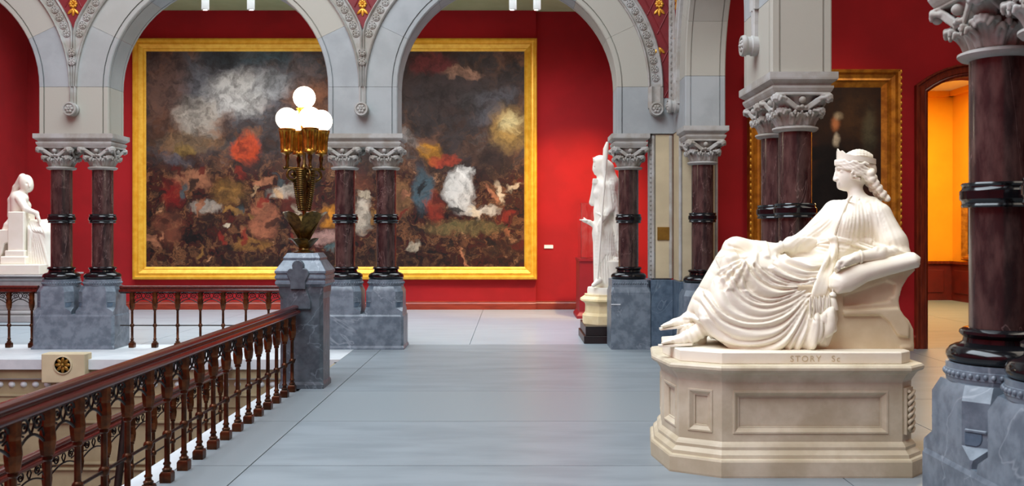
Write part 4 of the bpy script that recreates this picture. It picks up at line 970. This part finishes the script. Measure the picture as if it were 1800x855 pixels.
def hair():
    s = Sculpt(S(1450, 372, 6.42), S(1580, 252, 6.78), .0042)
    s.ell(S(1507, 294, 6.6), (.116, .096, .118), .02)
    s.ell(S(1484, 314, 6.6), (.095, .2, .09), .012, 's')     # clear the face
    # wavy locks framing the brow, running back over the ear
    for sg in (-1, 1):
        for j in range(5):
            pts = []
            for k in range(12):
                t_ = k/11; pts.append(S(1469.5+56*t_, 283.5+j*1.1+(6+5.2*j)*t_**1.25+2.0*math.sin(k*1.7+j*2.1), 6.6+sg*(.012+.094*math.sin(min(t_*1.9+.08, 1.6)))))
            s.chain(pts, [.0115]*12, .003)
    random.seed(4)
    for sg in (-1, 1):                                        # curls over the ear and nape
        for j in range(16):
            c = S(1500+random.uniform(0, 30), 300+random.uniform(-3, 18), 6.6+sg*random.uniform(.07, .098)); rr = random.uniform(.014, .02)
            s.chain([(c[0]+rr*math.cos(t_), c[1]+.008*math.sin(t_*2), c[2]+rr*math.sin(t_)) for t_ in (0, 1, 2, 3, 4, 5)], .008, .003)
    for j in range(9):                                        # combed strands over the crown
        a = -1.2+2.4*j/8; s.chain([S(1484+48*k/9, 279-14*math.sin(PI*(k/9)*.8+.25)*math.cos(a), 6.6+.092*math.sin(a)*math.sin(PI*(k/9)*.75+.35)) for k in range(10)], .011, .004)
    # braids falling over the shoulder
    for q, (ox, oy) in enumerate(((0, 0), (6, -.06), (-5, .05))):
        for k in range(15):
            t_ = k/14; c = S(1524+ox+30*t_**1.4, 302+48*t_, 6.55+oy)
            s.ell((c[0]+.013*math.sin(k*2.4+q), c[1]+.01*math.cos(k*2.4), c[2]), (.026-.006*t_,)*3, .008)
    s.ell(S(1527, 300, 6.6), (.05, .07, .06), .02)
    return s.mesh('hair', M_STATUE, 0)
part('hair', hair())
m = MB(); n = 26; rg = []                                     # diadem: band with a row of points at the brow
for k in range(n):
    a = 2*PI*k/n; c = Vector(S(1505, 283, 6.6)); x, y = -.134*math.cos(a), .108*math.sin(a); tilt = -.1*x
    hh = .022+(.05*max(0, math.cos(a))**3 if k % 2 == 0 else .03*max(0, math.cos(a))**3)
    rg.append([(c.x+x, c.y+y, c.z+tilt-.014-.1*0), (c.x+x, c.y+y, c.z+tilt+hh), (c.x+x*.93, c.y+y*.93, c.z+tilt+hh), (c.x+x*.93, c.y+y*.93, c.z+tilt-.014)])
rg.append(rg[0]); m.loft(rg, caps=False); part('diadem', m.mesh('diadem', M_STATUE, 50))
m = MB()
for k in range(20):
    a = 2*PI*k/20; c = S(1505, 352, 6.59); m.ball((c[0]+.068*math.cos(a)-.008, c[1]+.07*math.sin(a), c[2]+.012*math.cos(a)), .011, 7, 5)
part('necklace', m.mesh('necklace', M_STATUE, 60))
for p in (S(1511, 452, 6.2), S(1371, 435.5, 6.48)):
    m = MB(); m.tube([(p[0]+.004*math.cos(0), p[1]+.04*math.cos(2*PI*k/16), p[2]+.04*math.sin(2*PI*k/16)) for k in range(17)], .008, 6); part('bracelet', m.mesh('bracelet', M_STATUE, 60))
def couch():
    s = Sculpt((1.85, 6.05, .76), (2.85, 7.1, 1.6), .009)
    C = lambda *q: [S2(a, b, 6.3) for a, b in q]
    s.slab(C((1396, 616), (1396, 500), (1470, 500), (1545, 478), (1596, 468), (1604, 474), (1590, 488), (1580, 505), (1574, 528), (1578, 548), (1592, 562), (1600, 578), (1601, 616)), 6.6, .36, .012, .01)
    for yf in (6.24,):
        s.slab(C((1478, 538), (1556, 530), (1566, 518), (1568, 500), (1552, 494), (1478, 520)), yf, .02, .008, .008, 's')   # recessed side panel
        s.slab(C((1476, 545), (1572, 540), (1580, 552), (1590, 570), (1590, 592), (1570, 588), (1556, 565), (1540, 552), (1476, 553)), yf-.005, .022, .01, .01)  # scroll rail
    for yy in (6.3, 6.9):
        s.ell(S(1592, 606, yy), (.05, .055, .04), .02)
        for k in range(3): s.ell(S(1585+6*k, 611, yy-.05), (.018, .02, .018), .008)
    s.ell(S(1566, 526, 6.25), (.012,)*3, .005)
    return s.mesh('couch', M_COUCH, 0)
part('couch', couch())
def cushion():
    s = Sculpt((2.0, 5.95, 1.1), (2.95, 7.15, 1.6), .0085)
    s.slab([S2(*q, 6.25) for q in ((1458, 488), (1474, 474), (1505, 463), (1550, 453), (1600, 443), (1612, 452), (1609, 470), (1560, 483), (1520, 495), (1490, 513), (1466, 517), (1456, 503))], 6.5, .37, .075, .02)
    for k in range(9): q = S(1480+13*k, 500-5.2*k+6*math.sin(k), 6.24); s.cap(q, (q[0]+.03, q[1]+.05, q[2]+.03), .012, .006, .012)
    s.cap(S(1600, 460, 6.26), S(1614, 464, 6.22), .035, .014, .02); s.cap(S(1468, 500, 6.26), S(1462, 506, 6.24), .03, .016, .02)
    return s.mesh('cushion', M_STATUE, 1)
part('cushion', cushion())
p = S(1464, 508, 6.2); m = MB(); m.lathe([(.006, .0), (.006, -.02), (.02, -.03), (.024, -.045), (.014, -.06), (.02, -.066), (.028, -.09), (.034, -.12), (.036, -.14), (.01, -.142)], 14, p); part('tassel', m.mesh('tassel', M_STATUE, 40))
m = MB(); random.seed(3)
for k in range(13):
    x0 = 1424+2.8*k; y0 = 522-3*(k/12)+2*(k % 3); yy = 6.175+.012*random.random(); L = 30+8*random.random()
    m.tube([S(x0, y0, yy), S(x0+random.uniform(-2, 2), y0+L*.5, yy-.01), S(x0+random.uniform(-3, 3), y0+L, yy)], [.0055, .007, .0045], 6)
part('sash_fringe', m.mesh('sash_fringe', M_STATUE, 60))
# self base: slab with cut corners and the sculptor's lettering
def ped_ring(z, e=0.0):
    P = [(1.323, 5.98), (1.022, 6.155), (.965, 6.59), (1.022, 7.03), (1.323, 7.2), (2.538, 7.2), (2.68, 7.07), (2.68, 6.12), (2.538, 5.98)]
    c = Vector((1.85, 6.59)); out = []; n = len(P)
    for i in range(n):
        a, b, d = Vector(P[i-1]), Vector(P[i]), Vector(P[(i+1) % n]); n1 = Vector(((b-a).y, -(b-a).x)).normalized(); n2 = Vector(((d-b).y, -(d-b).x)).normalized()
        q = (n1+n2).normalized(); k = e/max(q.dot(n1), .4)
        if (b-c).dot(q) < 0: k = -k
        out.append((b.x+q.x*k, b.y+q.y*k, z))
    return out
part('base_slab', MB().loft([ped_ring(.7165, -.085), ped_ring(.72, -.082), ped_ring(.786, -.082), ped_ring(.792, -.088)]).mesh('base_slab', M_STATUE))
def text_mesh(txt, size, mat, ext=.002):
    cu = bpy.data.curves.new('lettering', 'FONT'); cu.body = txt; cu.size = size; cu.extrude = ext; cu.align_x = 'CENTER'; cu.space_character = 1.25
    o = bpy.data.objects.new('lettering', cu); COL.objects.link(o); bpy.context.view_layer.update()
    me = bpy.data.meshes.new_from_object(o.evaluated_get(bpy.context.evaluated_depsgraph_get())); bpy.data.objects.remove(o)
    me.materials.clear(); me.materials.append(mat); return me
for txt, px_ in (('STORY', 1416), ('Sc', 1469)):
    q = W(px_, 637, 6.062); link('inscription', text_mesh(txt, .056, M_INSCR), rs, (q.x-1.85, 6.062-6.55, .732-.79), (PI/2, 0, 0))
# ---- its pedestal
pd = thing('statue_pedestal', 'cream marble pedestal with moulded panels under the reclining statue', 'pedestal', (1.85, 6.59, 0))
def pp(name, rings, mat=M_PEDESTAL, sm=None):
    me = MB().loft(rings).mesh(name, mat, sm); me.transform(Matrix.Translation((-1.85, -6.59, 0))); return link(name, me, pd)
pp('base_moulding', [ped_ring(0, .0), ped_ring(.012, .002), ped_ring(.10, .002), ped_ring(.112, -.004), ped_ring(.118, -.02), ped_ring(.14, -.024), ped_ring(.16, -.045), ped_ring(.166, -.05), ped_ring(.185, -.05), ped_ring(.2, -.06), ped_ring(.215, -.075)])
pp('body', [ped_ring(.2, -.103), ped_ring(.6, -.103)])
pp('cornice', [ped_ring(.59, -.078), ped_ring(.61, -.07), ped_ring(.65, -.045), ped_ring(.665, -.03), ped_ring(.67, -.012), ped_ring(.685, -.002), ped_ring(.7, -.002), ped_ring(.712, -.012), ped_ring(.716, -.03)])
R_ = ped_ring(0, -.075)
def panel(i, u0, u1, z0, z1):
    a, b = Vector(R_[i]), Vector(R_[i-1]); a, b = (a, b)
    d = (b-a); L = d.length; d /= L; nrm = Vector((d.y, -d.x, 0))
    if nrm.dot(Vector((1.85, 6.59, 0))-a) > 0: nrm = -nrm
    def P(u, z, o): v = a+d*u+nrm*o; return (v.x, v.y, z)
    rings = [[P(0, .2, -.01), P(L, .2, -.01), P(L, .605, -.01), P(0, .605, -.01)], [P(0, .2, 0), P(L, .2, 0), P(L, .605, 0), P(0, .605, 0)]]
    if u1 > u0:
        for e, o in ((0, 0), (.004, .006), (.014, .006), (.024, -.004), (.036, -.016), (.044, -.017), (.046, -.026)):
            rings.append([P(u0+e, z0+e, o), P(u1-e, z0+e, o), P(u1-e, z1-e, o), P(u0+e, z1-e, o)])
    m = MB().loft(rings, caps=False)
    if u1 <= u0: m.add(rings[1], [(0, 1, 2, 3)])
    me = m.mesh('side_panel', M_PEDESTAL); me.transform(Matrix.Translation((-1.85, -6.59, 0))); link('side_panel', me, pd)
segL = lambda i: (Vector(R_[i])-Vector(R_[i-1])).length
for i in range(len(R_)):
    L = segL(i)
    if L > .9: panel(i, .07, L-.09, .265, .545)
    elif L > .25: panel(i, .06, L-.06, .265, .545)
    else: panel(i, 0, 0, 0, 0)
# guilloche strip on the right cut corner
a, b = Vector(R_[8]), Vector(R_[7]); mid = (a+b)/2; dn = Vector(((b-a).y, -(b-a).x, 0)).normalized()
if dn.dot(mid-Vector((1.85, 6.59, 0))) < 0: dn = -dn
dt = (b-a).normalized(); m = MB(); h_ = .05
m.loft([[tuple(mid+dt*s_*h_+dn*o+Vector((0, 0, z))) for s_, o in ((-1, 0), (1, 0), (1, .02), (-1, .02))] for z in (.26, .56)])
me = m.mesh('guilloche_board', M_PEDESTAL); me.transform(Matrix.Translation((-1.85, -6.59, 0))); gb = link('guilloche_board', me, pd)
for ph in (0, PI):
    m = MB(); m.tube([tuple(mid+dn*(.03+.008*math.cos(k*.5+ph))+dt*(.032*math.sin(k*.5+ph))+Vector((-1.85, -6.59, .28+.0065*k))) for k in range(41)], .011, 7); m.build('guilloche_strand', M_PEDESTAL, gb, 60)

# ================================================================== seated statue far left
def V_(px, py, Y): return tuple(W(px, py, Y))
YS = 16.9
se = thing('seated_statue', 'white marble statue of a seated woman leaning on a block at far left', 'statue', (-8.9, YS, .88))
def spart(root, name, me): me.transform(Matrix.Translation(-root.location)); return link(name, me, root)
def seated():
    s = Sculpt(V_(-40, 490, YS-.55), V_(125, 300, YS+.55), .0105); A = lambda x, y, d=0: V_(x, y, YS+d)
    s.ell(A(46, 322), (.12, .105, .15), .03); s.ell(A(50, 328, -.01), (.08, .09, .11), .03); s.cap(A(42, 336), A(38, 348), .06, .07, .04)
    s.cap(A(52, 322, -.09), A(52, 328, -.1), .014, .02, .012); s.ell(A(47, 323, -.1), (.02,)*3, .01, 's'); s.ell(A(56, 323, -.09), (.02,)*3, .01, 's'); s.cap(A(50, 333, -.09), A(54, 333, -.085), .01, .01, .01)
    s.cap(A(34, 350), A(34, 392), .15, .14, .06); s.cap(A(26, 347, .05), A(42, 349, -.1), .08, .08, .05); s.ell(A(44, 362, -.03), (.1, .11, .1), .05)
    s.cap(A(34, 350, -.16), A(46, 368, -.2), .07, .06, .03); s.cap(A(46, 368, -.2), A(64, 375, -.2), .055, .04, .03); s.cap(A(64, 375, -.2), A(69, 388, -.2), .038, .03, .02)
    for k in range(4): s.cap(A(68, 384, -.23+.025*k), A(70+k*.5, 396, -.23+.025*k), .014, .01, .006)
    s.cap(A(36, 402), A(86, 398, .02), .17, .12, .06); s.cap(A(86, 398, .02), A(88, 462, .0), .12, .09, .05); s.cap(A(60, 396, -.1), A(84, 410, -.14), .1, .1, .05); s.cap(A(84, 410, -.14), A(80, 462, -.14), .1, .09, .05)
    s.slab([(A(x, y)[0], A(x, y)[2]) for x, y in ((58, 398), (95, 402), (100, 470), (58, 470))], YS, .26, .08, .05)
    for k in range(8): s.fold([(A(66+2*k, 404)[0], A(0, 404)[2]), (A(64+3.6*k, 435)[0], A(0, 435)[2]), (A(62+5*k, 468)[0], A(0, 468)[2])], .022, .2, .015)
    for k in range(5): s.fold([(A(62+4*k, 392)[0], A(0, 392)[2]), (A(74+4*k, 408)[0], A(0, 406)[2]), (A(92, 404)[0], A(0, 402+4*k)[2])], .018, .2, .015)
    s.cap(A(40, 312, .05), A(28, 330, .1), .07, .05, .04); s.cap(A(28, 330, .1), A(20, 352, .12), .05, .05, .04); s.cap(A(20, 352, .12), A(18, 380, .1), .06, .05, .04)
    for k in range(4): s.chain([A(20+3*k, 384, -.08), A(12+5*k, 396, -.12), A(8+7*k, 404, -.14)], [.04, .05, .04], .02)
    s.cap(A(18, 386), A(50, 384, -.1), .04, .04, .03)
    s.cap(A(10, 406, -.05), A(34, 404, -.05), .07, .09, .04)
    return s.mesh('figure', M_STATUE_W, 1)
spart(se, 'figure', seated())
def blk(name, x0, x1, y0, y1, z0, z1, dp): # pixel box helper on the seated statue's plane
    a, b = W(x0, z1, YS), W(x1, z0, YS); m = MB().box(a.x, b.x, YS+dp[0], YS+dp[1], a.z, b.z); return m
m = blk('b', 29, 57, 0, 0, 373, 442, (-.3, .1)); m.v += blk('b', 26, 60, 0, 0, 440, 452, (-.34, .14)).v; m.f += [tuple(i+8 for i in f) for f in m.f[:6]]
spart(se, 'armrest_block', m.mesh('armrest_block', M_STATUE_W, None, .012)); spart(se, 'armrest_foot', blk('c', 20, 64, 0, 0, 450, 464, (-.38, .2)).mesh('armrest_foot', M_STATUE_W, None, .015))
m = MB(); m.prism([(W(x, y, YS).x, W(x, y, YS).z) for x, y in ((4, 404), (34, 404), (34, 425), (22, 428), (18, 445), (6, 464), (-10, 464), (-2, 448), (8, 432), (4, 420))], YS-.28, YS+.3, 'y'); spart(se, 'stool', m.mesh('stool', M_STATUE_W, None, .015))
spart(se, 'base_slab', blk('d', -30, 94, 0, 0, 464, 481, (-.5, .5)).mesh('base_slab', M_STATUE_W, None, .01))
sb = thing('grey_pedestal', 'grey marble pedestal with recessed panel under the seated statue', 'pedestal', (-8.9, YS, 0))
def gp(name, hx, hy, z0, z1, bev=.01): return MB().box(-hx, hx, -hy, hy, z0, z1).build(name, M_GREYPED, sb, bevel=bev)
gp('foot', .86, .66, 0, .12); gp('foot_moulding', .81, .61, .12, .2, .03); gp('body', .74, .54, .2, .72); gp('cornice', .8, .6, .72, .79, .03); gp('top_slab', .86, .66, .79, .82)
MB().box(-.6, .6, -.555, -.53, .28, .64).build('panel', M_GREYPED, sb, bevel=.012)

# ================================================================== standing veiled statue
YT = 13.72
sv = thing('standing_statue', 'white marble statue of a standing veiled woman holding a staff', 'statue', (1.345, YT, .76))
def standing():
    s = Sculpt(V_(1008, 510, YT-.4), V_(1104, 268, YT+.45), .0085); A = lambda x, y, d=0: V_(x, y, YT+d)
    s.ell(A(1053, 293), (.09, .085, .12), .02); s.ell(A(1049, 297), (.06, .06, .085), .02); s.cap(A(1044.5, 292), A(1043, 299), .01, .014, .01); s.ell(A(1047, 305), (.022,)*3, .015)
    s.ell(A(1046, 294, -.04), (.014,)*3, .008, 's'); s.cap(A(1045, 302, -.015), A(1045, 302, .015), .009, .009, .006)
    for k in range(5): s.cap(A(1044+2.2*k, 283, -.05+.02*k), A(1042.5+2.4*k, 277, -.05+.02*k), .012, .006, .006)
    s.cap(A(1054, 305), A(1058, 320), .05, .06, .03)
    s.cap(A(1054, 322, .1), A(1070, 328, -.14), .08, .085, .05); s.cap(A(1061, 330), A(1060, 372), .14, .125, .06); s.cap(A(1060, 372), A(1062, 410), .125, .16, .06); s.cap(A(1062, 410), A(1064, 492), .165, .17, .06)
    s.ell(A(1052, 340, -.05), (.07, .07, .07), .04)
    s.cap(A(1054, 325, .12), A(1042, 356, .1), .06, .052, .03); s.cap(A(1042, 356, .1), A(1046, 322, -.04), .05, .036, .02); s.ell(A(1047, 319, -.06), (.036, .04, .042), .01)
    for k in range(4): s.cap(A(1042+2*k, 322, -.085), A(1043+2*k, 315, -.09), .012, .011, .005)
    s.cap(A(1070, 330, -.15), A(1073, 366, -.17), .075, .065, .03); s.cap(A(1073, 366, -.17), A(1056, 390, -.24), .055, .038, .02); s.ell(A(1054, 395, -.25), (.034, .03, .045), .01)
    for k in range(4): s.cap(A(1051+2.2*k, 397, -.265), A(1052+2*k, 407-k*.6, -.27), .013, .01, .005)
    s.cap(A(1048, 398, .05), A(1036, 391, -.02), .045, .034, .02); s.cap(A(1036, 391, -.02), A(1026, 388, -.02), .034, .025, .012); s.ell(A(1029, 388, -.03), (.04, .045, .016), .01)
    for k in range(4): s.cap(A(1028, 388, -.07+.025*k), A(1019+k*.6, 386.5, -.075+.027*k), .013, .009, .006)
    s.cap(A(1031, 387, .02), A(1026, 383, .03), .013, .009, .006)
    # veil falling from the crown down the back
    s.chain([A(1056, 284, .01), A(1066, 296, .03), A(1074, 322, .03), A(1081, 362, .03), A(1085, 420, .02), A(1084, 452, 0)], [.09, .1, .11, .1, .08, .05], .05, ys=1.5)
    s.chain([A(1064, 300, -.1), A(1075, 330, -.16), A(1084, 380, -.14), A(1086, 440, -.08)], [.03, .035, .03, .02], .03)
    for k in range(9): s.fold([(A(1048+4*k, 408)[0], A(0, 408)[2]), (A(1047+4*k, 450)[0], A(0, 450)[2]), (A(1046+4.4*k, 496)[0], A(0, 496)[2])], .022, .2, .015)
    for k in range(4): s.fold([(A(1052+3*k, 336)[0], A(0, 336)[2]), (A(1053+3*k, 362)[0], A(0, 360)[2]), (A(1054+3*k, 384)[0], A(0, 384)[2])], .012, .2, .01)
    for k in range(4): s.fold([(A(1070+2*k, 316)[0], A(0, 316)[2]), (A(1077+2.4*k, 360)[0], A(0, 360)[2]), (A(1080+2.4*k, 425)[0], A(0, 425)[2])], .013, .2, .01)
    s.fold([(A(1046, 376)[0], A(0, 374)[2]), (A(1060, 380)[0], A(0, 380)[2]), (A(1072, 378)[0], A(0, 378)[2])], .014, -.1, .01, carve=False)
    for sg in (-1, 1): s.chain([A(1056+3*sg, 494, -.1+.1*sg), A(1046+3*sg, 502, -.16+.1*sg)], [.05, .03], .02)
    return s.mesh('figure', M_STATUE_W, 1)
spart(sv, 'figure', standing())
m = MB(); m.tube([V_(1064, 300, YT-.26), V_(1058, 380, YT-.29), V_(1050, 500, YT-.22)], [.016, .015, .014], 8); m.tube([V_(1062, 312, YT-.25), V_(1063, 290, YT-.25), V_(1065, 262, YT-.24), V_(1068, 250, YT-.23)], [.02, .035, .04, .02], 10)
spart(sv, 'staff', m.mesh('staff', M_STATUE_W, 60))
p = W(1078, 500, YT-.05); m = MB(); m.lathe([(.11, -.02), (.13, .1), (.14, .25), (.16, .33), (.13, .35), (.02, .36)], 14, tuple(p))
for k in range(5): m.ball((p.x+.08*math.cos(k*1.3), p.y+.08*math.sin(k*1.3), p.z+.36), (.05, .05, .045), 8, 6)
spart(sv, 'stump', m.mesh('stump', M_STATUE_W, 50))
m = MB().lathe([(.2, 0), (.27, 0), (.27, .04), (.26, .05), (.26, -.02), (.27, -.03)][:4], 24, (1.345, YT, .73)); spart(sv, 'round_base', MB().lathe([(.27, -.07), (.27, 0), (.262, .03), (.1, .03)], 28, (1.345, YT, .735)).mesh('round_base', M_STATUE_W, 40))
mp = thing('cream_pedestal', 'yellowed marble eight-sided pedestal under the standing veiled statue', 'pedestal', (1.345, YT, 0))
def o8(r, z): return [(r*math.cos(PI/8+PI/4*k)/math.cos(PI/8), r*math.sin(PI/8+PI/4*k)/math.cos(PI/8), z) for k in range(8)]
MB().loft([o8(.33, .24), o8(.33, .36), o8(.315, .37)]).build('foot', M_CREAMPED, mp); MB().loft([o8(.315, .37), o8(.295, .4), o8(.29, .5), o8(.3, .53)]).build('body', M_CREAMPED, mp)
MB().loft([o8(.3, .53), o8(.335, .56), o8(.365, .575), o8(.36, .6), o8(.3, .64), o8(.3, .665)]).build('cornice', M_CREAMPED, mp)
bb = thing('black_step_base', 'black stepped wooden base under the cream eight-sided pedestal', 'base', (1.345, YT, 0))
MB().box(-.36, .36, -.57, .57, 0, .11).build('lower_step', M_BLACKWOOD, bb, bevel=.006); MB().box(-.335, .335, -.54, .54, .11, .24).build('upper_step', M_BLACKWOOD, bb, bevel=.006)
